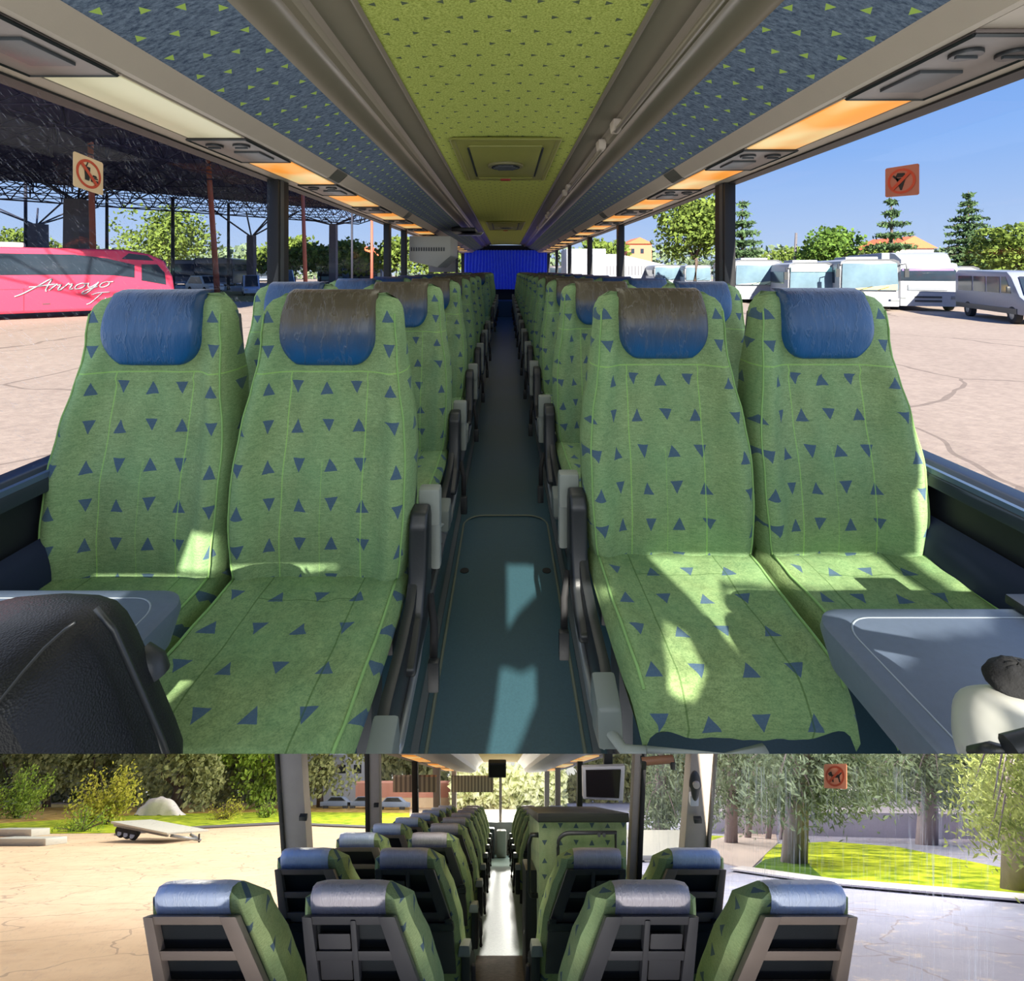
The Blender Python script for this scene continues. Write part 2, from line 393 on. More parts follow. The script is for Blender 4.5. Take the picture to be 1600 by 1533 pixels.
def cushion_mesh(sd=0.0, depth=.54, w0=.228):
    nu, nv = 34, 36; m = MB()
    def top(u, v):
        x = (u * 2 - 1); y = .03 - v * (depth + .03)
        w = w0 * (1 - .05 * (v ** 3)); bol = math.exp(-((abs(x) - .82) / .16) ** 2)
        z = .458 + .014 * bol - .012 * (1 - x * x) * (1 - v) - .012 * v
        z += .006 * noise.noise(Vector((x * 2.5, y * 9 + sd, 1.0 + sd))) + .004 * noise.noise(Vector((x * 7, y * 16, sd)))
        e = max(0, abs(x) - .90) / .10; z -= .028 * e * e
        fe = max(0, v - .86) / .14; z -= .06 * fe * fe; y2 = y
        c = max(0, v - .80) / .20; xr = x * w * (1 - .06 * c * c * abs(x))
        return Vector((xr, y2, z))
    m.grid(top, nu, nv); m.top = top
    # skirt
    def idx(i, j): return j * (nu + 1) + i
    rim = [idx(i, 0) for i in range(nu + 1)] + [idx(nu, j) for j in range(1, nv + 1)] + [idx(i, nv) for i in range(nu - 1, -1, -1)] + [idx(0, j) for j in range(nv - 1, 0, -1)]
    n = len(m.v); k = len(rim)
    for r in rim:
        v = m.v[r]; m.v.append(Vector((v.x * .985, v.y * .985, min(.40, v.z - .022))))
    for a in range(k): m.f.append((rim[a], n + a, n + (a + 1) % k, rim[(a + 1) % k]))
    m.f.append(tuple(n + a for a in range(k)))
    return m

def build_seat(kind, side, detail=True):
    """kind: aisle / window, side: +1 right of the aisle, -1 left; aisle edge at x = -side*.235"""
    root = thing('coach_seat', None, 'seat')
    sd = {('aisle', 1): 1.3, ('aisle', -1): 5.7, ('window', 1): 9.1, ('window', -1): 13.4}[(kind, side)]
    backrest_mesh(sd).build('backrest', M['back'], root, smooth=True)
    cm_ = cushion_mesh(sd, .49 if side > 0 else .56); top_ = cm_.top; cm_.build('seat_cushion', M['cush'], root, smooth=True)
    pad_mesh(sd=sd).build('headrest', M['head_worn'] if kind == 'aisle' else M['head_blue'], root, smooth=True)
    for s in (-1, 1):
        pts = []
        for k in range(26):
            z = .45 + (1.13 - .45) * k / 25; w = interp(HW, z)
            pts.append((s * w * .93, front_y(s * w * .93, z, sd) - .001, z))
        MB().tube(pts, .0026, 6).build('piping', M['pipe'], root, smooth=True)
    for u_ in (.045, .955): MB().tube([top_(u_, v_ / 16) + Vector((0, 0, .001)) for v_ in range(2, 16)], .0035, 6).build('cushion_piping', M['pipe'], root, smooth=True)
    # grey shell at the back, seat frame, foot
    b = MB(); b.prism([(-.19, .10, .42), (.19, .10, .42), (.205, .15, .85), (.16, .19, 1.12), (-.16, .19, 1.12), (-.205, .15, .85)], (0, .025, 0)); b.build('back_shell', M['charcoal'], root, bevel=.006)
    b = MB(); b.box((0, -.20, .385), (.40, .36, .05)); b.box((0, -.05, .34), (.42, .10, .06)); b.build('seat_frame', M['charcoal'], root, bevel=.006)
    if kind == 'aisle':
        e = -side  # direction of the aisle
        b = MB(); b.box((e * .17, -.16, .18), (.035, .10, .36)); b.box((e * .17, -.14, .012), (.06, .34, .024)); b.build('leg', M['charcoal'], root, bevel=.005)
        x0 = e * .236; x1 = e * .262
        prof = [(.04, .42), (.04, .47), (-.05, .46), (-.09, .43), (-.20, .41), (-.34, .405), (-.40, .385), (-.40, .33), (-.30, .27), (-.10, .27), (.02, .33)]
        b = MB(); b.prism([(x0, y, z) for y, z in prof], (x1 - x0, 0, 0)); b.build('side_cover', M['black'], root, bevel=.007)
        # folded armrest with its pad
        x2 = e * .284
        ar = [(.05, .40), (.055, .59), (.03, .625), (-.015, .620), (-.035, .59), (-.045, .47), (-.09, .40), (-.20, .355), (-.20, .335), (-.02, .34)]
        b = MB(); b.prism([(x0 - e * .001, y, z) for y, z in ar], (x2 - x0, 0, 0)); r = b.build('armrest', M['black'], root, bevel=.011, seg=3)
        b = MB(); b.box((e * .275, .075, .60), (.060, .045, .10)); b.box((e * .290, .085, .50), (.028, .03, .16)); b.build('armrest_hinge', M['grey'], r, bevel=.01)
        b = MB(); b.tube([(e * .268, .02, .36), (e * .268, -.10, .30), (e * .268, -.30, .285), (e * .268, -.44, .315)], .010, 8); b.build('side_rail', M['alu'], root, smooth=True)
        b = MB(); b.prism([(e * .232, -.44, .385), (e * .232, -.37, .405), (e * .232, -.355, .35), (e * .232, -.39, .30), (e * .232, -.46, .32)], (e * .05, 0, 0)); b.build('recline_lever', M['lever'], root, bevel=.008)
        b = MB(); b.tube([(e * .20, -.50, .355), (e * .24, -.49, .35), (e * .262, -.43, .34), (e * .262, -.36, .335)], .012, 8, .6); b.tube([(e * .20, -.50, .355), (e * .06, -.515, .355), (-e * .02, -.50, .36)], .012, 8, .6); b.build('footrest_bar', M['grey'], root, smooth=True)
        b = MB(); b.tube([(e * .285, .0, .40), (e * .30, -.03, .34), (e * .302, -.05, .27)], .010, 6, .5); s_ = b.build('seat_belt', M['belt'], root, smooth=True)
        b = MB(); b.box((e * .304, -.062, .235), (.028, .022, .075)); b.build('buckle', M['black'], s_, bevel=.005)
    return root

M['lever'] = plain('grey_lever_plastic', rgb(104, 112, 108), .5)
CUT = []   # objects of the near cabin that end where the second cabin begins
rows_R = [1.45 + .93 * i for i in range(13)]
rows_L = [1.345 + .93 * i for i in range(6)] + [1.345 + .93 * i for i in range(8, 13)]
protos = {}
for side, rows in ((1, rows_R), (-1, rows_L)):
    for kind in ('aisle', 'window'):
        cx = side * (.462 if kind == 'aisle' else .942) - (.022 if side < 0 else 0)
        for i, Y in enumerate(rows):
            if (kind, side) not in protos: o = protos[(kind, side)] = build_seat(kind, side)
            else:
                o = copy_tree(protos[(kind, side)])
            o.location = (cx, Y, 0.0)
            sn = 'right' if side > 0 else 'left'
            pad = 'worn brown-topped headrest' if kind == 'aisle' else 'blue headrest'
            pl = 'on the aisle' if kind == 'aisle' else 'by the window'
            tag(o, 'green triangle-print coach seat, %s, %s, %s row %s of aisle' % (pad, pl, ORD[i], sn), 'seat', 'green coach seats facing forward in the upper coach')
            if i == 0: near = o
            if i == 0: CUT.append(o)
# the first pair get mesh data of their own so the copies behind stay whole
# ---- shell
XW = 1.20
def slab(name, a, b, mat, parent=None, bevel=0.0):
    c = [(a[i] + b[i]) / 2 for i in range(3)]; d = [abs(b[i] - a[i]) for i in range(3)]
    return MB().box(c, d).build(name, mat, parent, bevel=bevel)
fl = struct(slab('floor', (-1.24, .35, -.05), (1.24, 14.6, 0), M['floor'])); CUT.append(fl)
# aisle carpet rails + seat plinths
for s, sn in ((-1, 'left'), (1, 'right')):
    o = struct(slab('trim_1' if s < 0 else 'trim_2', (s * .225, .5, 0), (s * .245, 14, .012), M['floor_rim'])); CUT.append(o)
    o = struct(slab('trim_3' if s < 0 else 'trim_4', (s * .275, .5, 0), (s * .30, 14, .022), M['alu'])); CUT.append(o)
hx = thing('floor_hatch', 'teal floor hatch with thin light edging in the aisle floor', 'hatch', (0, 0, 0)); CUT.append(hx)
slab('hatch_panel', (-.20, .6, .0005), (.205, 2.55, .004), M['floor'], hx)
y0, y1, hw = .6, 2.60, .205
pts = [(-hw, y0, .005), (-hw, y1 - .1, .005)] + [(-hw + .1 - .1 * math.cos(a), y1 - .1 + .1 * math.sin(a), .005) for a in [PI / 2 * k / 6 for k in range(1, 7)]] + [(hw - .1 + .1 * math.sin(a), y1 - .1 + .1 * math.cos(a), .005) for a in [PI / 2 * k / 6 for k in range(0, 7)]] + [(hw, y0, .005)]
MB().tube(pts, .005, 6, .6).build('edging', plain('hatch_edging', rgb(96, 104, 88), .5), hx)
for x in (-.17, .17):
    MB().cyl((x, 2.12, .003), (x, 2.12, .007), .018, 16).build('floor_bolt', M['rubber'], hx)

for s, sn in ((-1, 'left'), (1, 'right')):
    x0, x1 = s * XW, s * (XW + .05)
    zs = 1.25 - .535 if s > 0 else 1.25 - .505
    o = struct(slab('wall_' + sn, (s * XW, -1.2, .42), (x1, 14.6, zs - .03), M['darkwall'])); CUT.append(o)
    o = struct(slab('wall_%s_carpet' % sn, (s * (XW - .012), -.2, 0), (s * (XW + .05), 14.6, .42), M['carpet'])); CUT.append(o)
    tr = MB(); tr.prism([(s * (XW - .035), -1.2, zs - .06), (s * (XW - .03), -1.2, zs - .03), (s * (XW + .0), -1.2, zs), (s * (XW + .05), -1.2, zs), (s * (XW + .05), -1.2, zs - .075)], (0, 15.8, 0))
    struct(tr.build('window_sill_' + sn, plain('blue_black_sill_' + sn, rgb(34, 42, 56), .4), bevel=.006))
    struct(slab('trim_%d' % (5 if s < 0 else 6), (s * (XW - .026), -1.2, zs - .03), (s * (XW - .012), 14.4, zs - .012), plain('blue_grey_strip_' + sn, rgb(74, 92, 118), .35)))
    # navy moulded side pockets by the front seats
    pk = thing('side_pocket', 'navy moulded recess in the dark side panel by the %s window seat' % sn, 'recess', (s * (XW - .02), 1.30, .47))
    b = MB(); b.grid(lambda u, v: Vector((-s * .035 * (math.sin(PI * u) * math.sin(PI * v)) ** .4 if 0 < u < 1 and 0 < v < 1 else 0, (u - .5) * .62, (v - .5) * .20)), 20, 12); b.build('pocket_liner', M['navy'], pk, smooth=True)
    # window post positions
posts = {-1: [(2.70, .13, 'wide'), (5.2, .10, ''), (6.05, .10, ''), (10.2, .12, ''), (12.6, .12, '')], 1: [(2.80, .13, ''), (5.35, .12, ''), (7.3, .12, ''), (9.6, .12, ''), (12, .12, '')]}
ROOFZ = CAMZ + .47
n = 0
for s in (-1, 1):
    for Y, w, _ in posts[s]:
        n += 1
        p = struct(slab('window_post_%d' % n, (s * (XW - .03), Y - w / 2, .66), (s * (XW + .03), Y + w / 2, ROOFZ + .02), M['rubber'], bevel=.006))
        struct(slab('post_face_%d' % n, (s * (XW - .034), Y - w / 2 + .02, .70), (s * (XW - .031), Y - .005, ROOFZ), M['charcoal']))
        struct(slab('post_latch_%d' % n, (s * (XW - .06), Y - w / 2 - .01, 1.10), (s * (XW - .03), Y - w / 2 + .03, 1.13), M['black'], bevel=.003))
# panes between the posts
wn = 0
for s in (-1, 1):
    ys = [-1.2] + [p[0] for p in posts[s]] + [14.4]
    for a, b in zip(ys, ys[1:]):
        wn += 1
        m = MB(); zs = .70; x = s * (XW + .012)
        m.quad((x, a, zs), (x, b, zs), (x, b, ROOFZ + .03), (x, a, ROOFZ + .03))
        struct(m.build('window_%d' % wn, (M['glassL'] if a < 0 else M['glassL2']) if s < 0 else M['glass']))
    struct(slab('window_frame_top_%s' % ('left' if s < 0 else 'right'), (s * (XW - .01), -1.2, ROOFZ - .008), (s * (XW + .05), 14.4, ROOFZ + .03), M['rubber']))
# ceiling and racks: swept profile
CY0, CY1 = -.75, 14.3
def sweep(name, prof, mat, smooth=False, y0=CY0, y1=CY1, th=.012):
    m = MB(); n_ = len(prof)
    vs = [Vector((x, y0, z + CAMZ)) for x, z in prof] + [Vector((x, y1, z + CAMZ)) for x, z in prof]
    m.add(vs, [(i, i + 1, n_ + i + 1, n_ + i) for i in range(n_ - 1)])
    o = m.build(name, mat)
    if smooth:
        for p in o.data.polygons: p.use_smooth = True
    return struct(o)
sweep('ceiling', [(-.385, .70), (-.2, .708), (0, .712), (.2, .708), (.385, .70)], M['ceil'], True)
for s, sn in ((-1, 'left'), (1, 'right')):
    sweep('trim_ceiling_' + sn, [(s * .383, .698), (s * .392, .690), (s * .405, .703), (s * .50, .688), (s * .512, .672), (s * .520, .655), (s * .535, .645)], M['taupe'])
    sweep('trim_rack_' + sn, [(s * .535, .645), (s * .55, .655), (s * .575, .655), (s * .60, .645), (s * .625, .625), (s * .630, .61)], M['taupe'], True)
    sweep('luggage_rack_panel_' + sn, [(s * .630, .610), (s * .70, .585), (s * .79, .55), (s * .860, .520)], M['rack'])
    sweep('trim_strip_' + sn, [(s * .858, .522), (s * .862, .515), (s * .905, .474), (s * .918, .470)], M['beige'])
    sweep('trim_service_' + sn, [(s * .918, .4695), (s * .93, .478), (s * 1.215, .478)], M['beige'])
    sweep('trim_edge_' + sn, [(s * 1.13, .476), (s * 1.135, .470), (s * 1.20, .468), (s * 1.21, .475)], M['beige'])
    # reading light covers and service sets
    off = -.17 if s < 0 else 0.0
    for i in range(12):
        a = 1.40 + off + .98 * i
        lit = not (s < 0 and i == 0)
        o = thing('strip_light', '%s strip light cover under %s luggage rack, %s from the front' % ('amber glowing' if lit else 'unlit cream', sn, ORD[i]), 'light', (s * 1.03, a + .30, CAMZ + .474), 0, 'strip lights under the racks')
        MB().box((0, 0, 0), (.19, .57, .012)).build('light_cover', M['lamp_on'] if lit else M['lamp_off'], o, bevel=.004)
        MB().tube([(-.10, -.29, 0), (.10, -.29, 0), (.10, .29, 0), (-.10, .29, 0), (-.10, -.29, 0)], .004, 4).build('cover_frame', M['beige'], o)
        o = thing('service_panel', 'grey air vent and lamp panel under %s luggage rack, %s from the front' % (sn, ORD[i]), 'vent', (s * 1.03, a - .20, CAMZ + .470), 0, 'service panels under the racks')
        MB().box((0, 0, 0), (.205, .38, .014)).build('panel', plain('service_panel_plastic', rgb(120, 110, 106), .5) if i == 0 and s < 0 else bpy.data.materials['service_panel_plastic'], o, bevel=.004)
        MB().box((-s * .02, .05, -.009), (.10, .13, .012)).build('speaker_grille', M['charcoal'], o, bevel=.003)
        for k in (-1, 1):
            v_ = MB().cyl((k * .05, -.11, -.004), (k * .05, -.11, -.016), .030, 18).build('air_nozzle', M['black'], o, bevel=.003)
            MB().box((k * .05, -.11, -.018), (.045, .006, .006)).build('nozzle_fin', M['charcoal'], v_)
        MB().tube([(-.105, -.19, -.006), (.105, -.19, -.006), (.105, .19, -.006), (-.105, .19, -.006), (-.105, -.19, -.006)], .0045, 4).build('panel_edge', M['black'], o)
    for i, Y in enumerate([2.62, 4.55, 6.5, 8.4, 10.3, 12.2]):
        o = MB(); o.prism([(s * .858, Y, CAMZ + .518), (s * .905, Y, CAMZ + .471), (s * .918, Y, CAMZ + .466), (s * .858, Y, CAMZ + .512)], (0, .16, 0)); tag(o.build('rack_joint_cover', plain('grey_joint_plastic_%s%d' % (sn, i), rgb(92, 88, 82), .3)), 'dark joint cover on beige rack edge, %s down the %s side' % (ORD[i], sn), 'cover', 'joint covers on the rack edges')
# outer roof
struct(slab('roof', (-1.26, -.75, CAMZ + .74), (1.26, 14.6, CAMZ + .78), M['white']))
for s, sn in ((-1, 'left'), (1, 'right')):
    sweep('roof_side_' + sn, [(s * 1.215, .478), (s * 1.27, .52), (s * 1.26, .78)], M['white'])
# roof hatches
for i, (ya, yb, hw) in enumerate([(2.72, 3.95, .285), (7.4, 8.9, .27)]):
    o = thing('roof_hatch', ['olive ceiling hatch with round black fan and red tab, nearest one', 'olive ceiling hatch further back toward the curtain'][i], 'hatch', (0, (ya + yb) / 2, CAMZ + .70))
    L = yb - ya
    MB().tube([(-hw, -L / 2, -.002), (hw, -L / 2, -.002), (hw, L / 2, -.002), (-hw, L / 2, -.002), (-hw, -L / 2, -.002)], .018, 6, .5).build('frame', M['olive'], o)
    MB().box((0, 0, 0), (2 * hw, L, .010)).build('surround', M['olive'], o, bevel=.003)
    MB().box((0, -.02, -.010), (2 * hw - .16, L - .28, .012)).build('lid', M['olive'], o, bevel=.006)
    for s in (-1, 1): MB().box((s * (hw - .075), -.02, -.014), (.012, L - .36, .006)).build('lid_gap', M['black'], o)
    f = MB().cyl((0, 0, -.012), (0, 0, -.030), .115, 32).build('fan', plain('fan_ring_%d' % i, rgb(108, 104, 70), .5), o, bevel=.004)
    MB().cyl((0, 0, -.029), (0, 0, -.034), .092, 32).build('fan_opening', M['black'], f)
    for k in range(5): MB().box((0, (k - 2) * .032, -.036), (.16 - abs(k - 2) * .03, .006, .006)).build('grille_bar', M['charcoal'], f)
    MB().box((0, L / 2 - .13, -.022), (.075, .05, .02)).build('release_tab', plain('red_tab_%d' % i, rgb(150, 30, 24), .5), o, bevel=.003)
    MB().tube([(-hw + .09, L / 2 - .17, -.018), (hw - .09, L / 2 - .17, -.018)], .008, 6).build('pull_bar', M['olive'], o)
# grab rails under the right-hand rack
for i, (a, b) in enumerate([(-.5, 2.35), (2.65, 4.1), (4.3, 6.0), (6.2, 8.0)]):
    o = thing('grab_rail', 'beige ceiling grab rail along right rack, %s from the front' % ORD[i], 'rail', (.50, a, CAMZ + .63), 0, 'ceiling grab rails')
    MB().tube([(0, 0, .035), (0, .03, 0), (0, b - a - .03, 0), (0, b - a, .035)], .011, 8).build('rail', M['taupe'], o, smooth=True)
    for y in (.03, b - a - .03):
        MB().box((0, y, .02), (.034, .075, .05), taper=1.25).build('bracket', M['beige'], o, bevel=.006)
# rear curtain and wall
cur = MB(); cur.grid(lambda u, v: Vector((-1.14 + 2.28 * u, 14.1 + .06 * math.sin(u * 2 * PI * 27 + 1.5 * math.sin(v * 3 + u * 9)) + .01 * math.sin(u * 190), .72 + v * 1.08)), 320, 6)
tag(cur.build('curtain', M['curtain'], smooth=True), 'bright blue pleated curtain across the back window of the coach', 'curtain')
tag(MB().cyl((-1.15, 14.1, 1.805), (1.15, 14.1, 1.805), .012).build('curtain_rail', M['black']), 'dark rail carrying the blue rear curtain', 'rail')
struct(slab('wall_rear', (-1.25, 14.4, 0), (1.25, 14.5, 1.95), M['darkwall']))
struct(slab('wall_rear_platform', (-1.2, 13.6, 0), (1.2, 14.4, .42), M['carpet']))
# air unit hung at the left, partition behind it
o = thing('air_conditioning_unit', 'white slatted box unit hung under left rack beyond the seats', 'air unit', (-.92, 6.15, 1.44))
MB().prism([(-.24, 0, -.08), (.10, 0, -.16), (.26, 0, -.02), (.26, 0, .22), (-.24, 0, .22)], (0, .9, 0)).build('casing', M['offwhite'], o, bevel=.015)
b = MB()
for k in range(14): b.box((-.21 + k * .030, -.004, .06), (.015, .008, .045))
b.build('vent_slots', M['charcoal'], o)
o = thing('folding_screen', 'dark folded ceiling monitor above the aisle by the left rack', 'monitor', (-.57, 7.2, 1.80))
MB().box((0, 0, 0), (.32, .6, .05)).build('screen_body', M['black'], o, bevel=.01)
MB().box((.10, -.15, -.05), (.30, .9, .01), rotx(.12)).build('screen_panel', plain('lilac_screen', rgb(150, 150, 196), .3), o, bevel=.003)
o = thing('partition', 'beige stairwell partition on the left beyond the air unit', 'partition', (-.90, 7.25, 0))
MB().box((0, 0, .60), (.42, .05, 1.2)).build('panel', M['charcoal'], o, bevel=.01)
MB().box((0, 0, 1.42), (.38, .03, .40)).build('upper_panel', plain('grey_upper_panel', rgb(120, 120, 124), .5), o, bevel=.01)

# ---- stickers on the glass
def sticker(name, label, cat, c, size, mat, sym, side, tilt=0.0, grade=0.0):
    """thin square decal lying on the side glass; sym builds black shapes"""
    o = thing(name, label, cat, c)
    w, h = size; s = -side  # faces the aisle
    def q(a, b, off): return Vector((s * off, a * w, b * h + a * tilt * h - grade * a * w))
    def poly(pts, off, th=.0012):
        m = MB(); m.prism([q(a, b, off) for a, b in pts], (s * th, 0, 0)); return m
    poly([(-.5, -.46), (-.46, -.5), (.46, -.5), (.5, -.46), (.5, .46), (.46, .5), (-.46, .5), (-.5, .46)], 0).build('backing', mat, o)
    m = MB(); N = 36
    for k in range(N):
        a0, a1 = 2 * PI * k / N, 2 * PI * (k + 1) / N
        m.quad(q(.42 * math.cos(a0), .42 * math.sin(a0), .002), q(.42 * math.cos(a1), .42 * math.sin(a1), .002), q(.34 * math.cos(a1), .34 * math.sin(a1), .002), q(.34 * math.cos(a0), .34 * math.sin(a0), .002))
    m.build('ring', M['ring'], o)
    m = MB()
    for pts in sym: m.prism([q(a, b, .0021) for a, b in pts], (s * .0006, 0, 0))
    m.build('pictogram', M['ink'], o)
    sl = 1 
    poly([(-.29, .22), (-.22, .29), (.29, -.22), (.22, -.29)], .0030, .0006).build('slash', M['ring'], o)
    return o
cup = [[(-.16, .20), (.04, .20), (.01, -.20), (-.13, -.20)], [(-.17, .20), (-.08, .20), (-.02, .33), (-.05, .34), (-.1, .23), (-.17, .23)], [(.08, -.10), (.30, -.10), (.30, -.06), (.08, -.06)], [(.07, -.13), (.31, -.13), (.31, -.20), (.07, -.20)], [(.10, -.05), (.28, -.05), (.24, .01), (.14, .01)]]
cone = [[(-.16, .12), (-.10, .26), (.10, .28), (.18, .14)], [(-.14, .10), (.16, .12), (.02, -.30), (-.02, -.30)], [(.1, .0), (.26, .18), (.22, .22), (.06, .05)]]
dog = [[(-.22, .06), (.14, .06), (.14, -.06), (-.22, -.06)], [(.10, .02), (.14, .18), (.20, .18), (.30, .10), (.22, .0)], [(-.22, .02), (-.32, .14), (-.28, .15), (-.18, .06)], [(-.20, -.04), (-.26, -.24), (-.21, -.24), (-.14, -.04)], [(.06, -.04), (.04, -.24), (.09, -.24), (.14, -.04)]]
sticker('no_food_sign', 'square cream no-food-or-drink sticker on the left window pane', 'sticker', P(138, 272, 1.455), (.104, .096), M['sticker'], cup, -1, -.12)
sticker('no_ice_cream_sign', 'orange-brown no-ice-cream prohibition sticker on the right window pane', 'sticker', P(1409, 283, 1.53), (.13, .090), plain('brown_sticker', rgb(176, 104, 84), .5), cone, 1, .12)

# ---- front furniture: two folding tables, black leather seat, grey armrest
def table(name, label, x_in, x_out, y0, y1, z, side, mat):
    o = thing(name, label, 'table', (0, 0, 0)); r = .055
    def outline(ins):
        xi = x_in * side; pts = []
        xi2 = xi + ins
        xo = x_out * side
        pts += [(xo, y0 + ins), (xi2 + .0, y0 + ins)]
        pts += [(xi2 + r - r * math.cos(a), y1 - ins - r + r * math.sin(a)) for a in [PI / 2 * k / 8 for k in range(9)]]
        pts += [(xo, y1 - ins)]
        return [(side * x, y) for x, y in pts]
    L = [[Vector((x, y, zz)) for x, y in outline(i)] for zz, i in ((z - .075, .012), (z - .02, 0), (z - .006, .002), (z, .012))]
    m = MB(); m.loft(L); m.build('tabletop', mat, o, smooth='a')
    ri = outline(.035); MB().tube([(x, y, z + .0005) for x, y in ri[1:]], .0016, 6, .5).build('rim_line', plain('rim_' + name + str(side), rgb(132, 142, 150), .4), o)
    MB().box((side * (abs(x_out) - .05), (y0 + y1) / 2, z - .35), (.04, .30, .60)).build('table_support', M['charcoal'], o, bevel=.01)
    return o
tbl = plain('blue_grey_table_plastic', rgb(86, 98, 116), .4, var=.12, scale=90, bump=.15)
tL = table('folding_table', 'blue-grey rounded folding table between black seat and left green seat', -.615, -1.18, .45, 1.01, .625, -1, tbl)
tR = table('folding_table', 'blue-grey rounded folding table over the right green seats', .562, 1.18, .40, .955, .625, 1, tbl)
o = MB().box((.985, .935, .635), (.10, .05, .018)).build('hinge_clip', M['black'], bevel=.004); o.parent = tR
CUT += [tL, tR]
# black leather guide seat, seen from behind its shoulder
g = thing('guide_seat', 'black grained leather seat back in the lower left foreground', 'seat', (0, 0, 0)); CUT.append(g)
lt = NT('black_grained_leather'); vv = lt.n('ShaderNodeTexVoronoi'); vv.inputs['Scale'].default_value = 420; lt.l(lt.obj(), vv.inputs[0])
lt.set(lt.mix(lt.noise(30, 3, lt.obj()), rgb(14, 15, 19), rgb(24, 25, 31)), .45, 0, .35); lt.bump(vv.outputs['Distance'], .35, .0015)
# side outline drawn in the plane facing the camera, swept back
Yg = .62
def gp(px, py, Y=Yg): return P(px, py, Y)
outl = [(-90, 962), (0, 940), (60, 935), (120, 938), (152, 948), (172, 968), (190, 1000), (210, 1045), (228, 1088), (246, 1130), (262, 1168), (275, 1205)]
loops = []
for k in range(9):
    f = k / 8; ins = [.0, .0, .0, .0, .0, .0, .0, .0, .0][k]
    Y = .50 + .16 * f; sh = math.sin(PI * f) ** .5 if 0 < f < 1 else 0
    lp = []
    for (px, py) in outl:
        v = P(px, py, .62); v.y = Y
        c = P(60, 1180, .62); d = (v - Vector((c.x, Y, c.z))); d.y = 0
        v = Vector((c.x, Y, c.z)) + d * (.90 + .10 * sh); lp.append(v)
    lp.append(Vector((lp[-1].x, Y, .50))); lp.append(Vector((lp[0].x, Y, .50)))
    loops.append(lp)
MB().loft(loops).build('seat_back', lt.m, g, smooth='a')
MB().tube([P(216, 1028, .66), P(236, 1040, .66), P(240, 1055, .66)], .020, 14, .9).build('recline_knob', M['black'], g, smooth='a')
MB().tube([P(150, 950, .60), P(178, 985, .598), P(200, 1035, .598), P(222, 1085, .598), P(250, 1150, .598), P(262, 1185, .598)], .0035, 8).build('seam_welt', M['black'], g, smooth=True)
MB().tube([P(px, py, .4985) for px, py in [(118, 972), (100, 985), (70, 1012), (38, 1048), (0, 1095), (-40, 1150)]], .0016, 6).build('stitched_seam', M['black'], g, smooth=True)
# light grey armrest and black microphone at lower right
a = thing('armrest', 'pale grey moulded armrest of front seat, lower right corner', 'armrest', (0, 0, 0)); CUT.append(a)
loops = []
for k in range(13):
    f = k / 12; t_ = math.sin(PI * f) ** .4 if 0 < f < 1 else .25
    Y = .50 + .14 * f
    c = P(1604, 1184, .57); lp = []
    for j in range(28):
        an = 2 * PI * j / 28; cx_, sy_ = math.cos(an), math.sin(an)
        rx, rz = .060 * t_, .058 * t_
        e = 2.8; rr = (abs(cx_) ** e + abs(sy_) ** e) ** (-1 / e)
        lp.append(Vector((c.x + .002 + rx * rr * cx_, Y, c.z + rz * rr * sy_)))
    loops.append(lp)
MB().loft(loops).build('moulding', plain('pale_grey_moulding', rgb(176, 176, 170), .35), a, smooth='a')
MB().tube([P(1520, 1176, .53), P(1550, 1170, .50), P(1610, 1186, .50)], .006, 8).build('trim_band', M['black'], a, smooth=True)
MB().tube([P(1578, 1172, .49), P(1625, 1160, .49)], .012, 10).build('lock_button', M['black'], a, smooth='a')
mic = thing('microphone', 'black foam-topped microphone resting above the pale armrest', 'microphone', (0, 0, 0))
mm = MB(); c = P(1592, 1062, .60)
def fo(u, v):
    th, ph = u * 2 * PI, v * PI; r = .026 * (1 + .12 * noise.noise(Vector((math.cos(th) * 3, math.sin(th) * 3, ph * 3))))
    return c + Vector((r * 1.35 * math.sin(ph) * math.cos(th), r * math.sin(ph) * math.sin(th), r * .75 * math.cos(ph)))
mm.grid(fo, 30, 20); mm.build('foam_cap', plain('black_foam', rgb(14, 14, 16), .95, bump=.8), mic, smooth=True)
MB().cyl(c + Vector((.02, 0, -.005)), c + Vector((.12, 0, -.02)), .012).build('handle', M['black'], mic, smooth='a')
# ================================================================== YARD OUTSIDE THE FIRST COACH
GZ = CAMZ - 2.35
def gpt(px, py):  # point of the flat yard seen at px, py
    Y = 2.35 * F / (py - 422); return Vector(((px - 790) / F * Y, Y, GZ))
m = MB(); m.prism([(-8, 3.6, GZ), (8, 3.6, GZ), (170, 130, GZ), (170, 210, GZ), (-170, 210, GZ), (-170, 130, GZ)], (0, 0, -.15))
struct(m.build('ground', ground('pinkish_grey_asphalt', (136, 122, 112), (172, 156, 142), .5, .2, 1.0)))
def patch(name, pts, mat, label, cat='ground', dz=.02):
    return MB().prism([(p.x, p.y, p.z + dz) for p in pts], (0, 0, -.01)).build(name, mat)
o = patch('grass_island', [gpt(330, 470), gpt(470, 474), gpt(470, 458), gpt(345, 455)], ground('dry_verge', (150, 130, 84), (120, 110, 60)), '')
tag(o, 'strip of dry brown verge below the parked cars', 'verge')

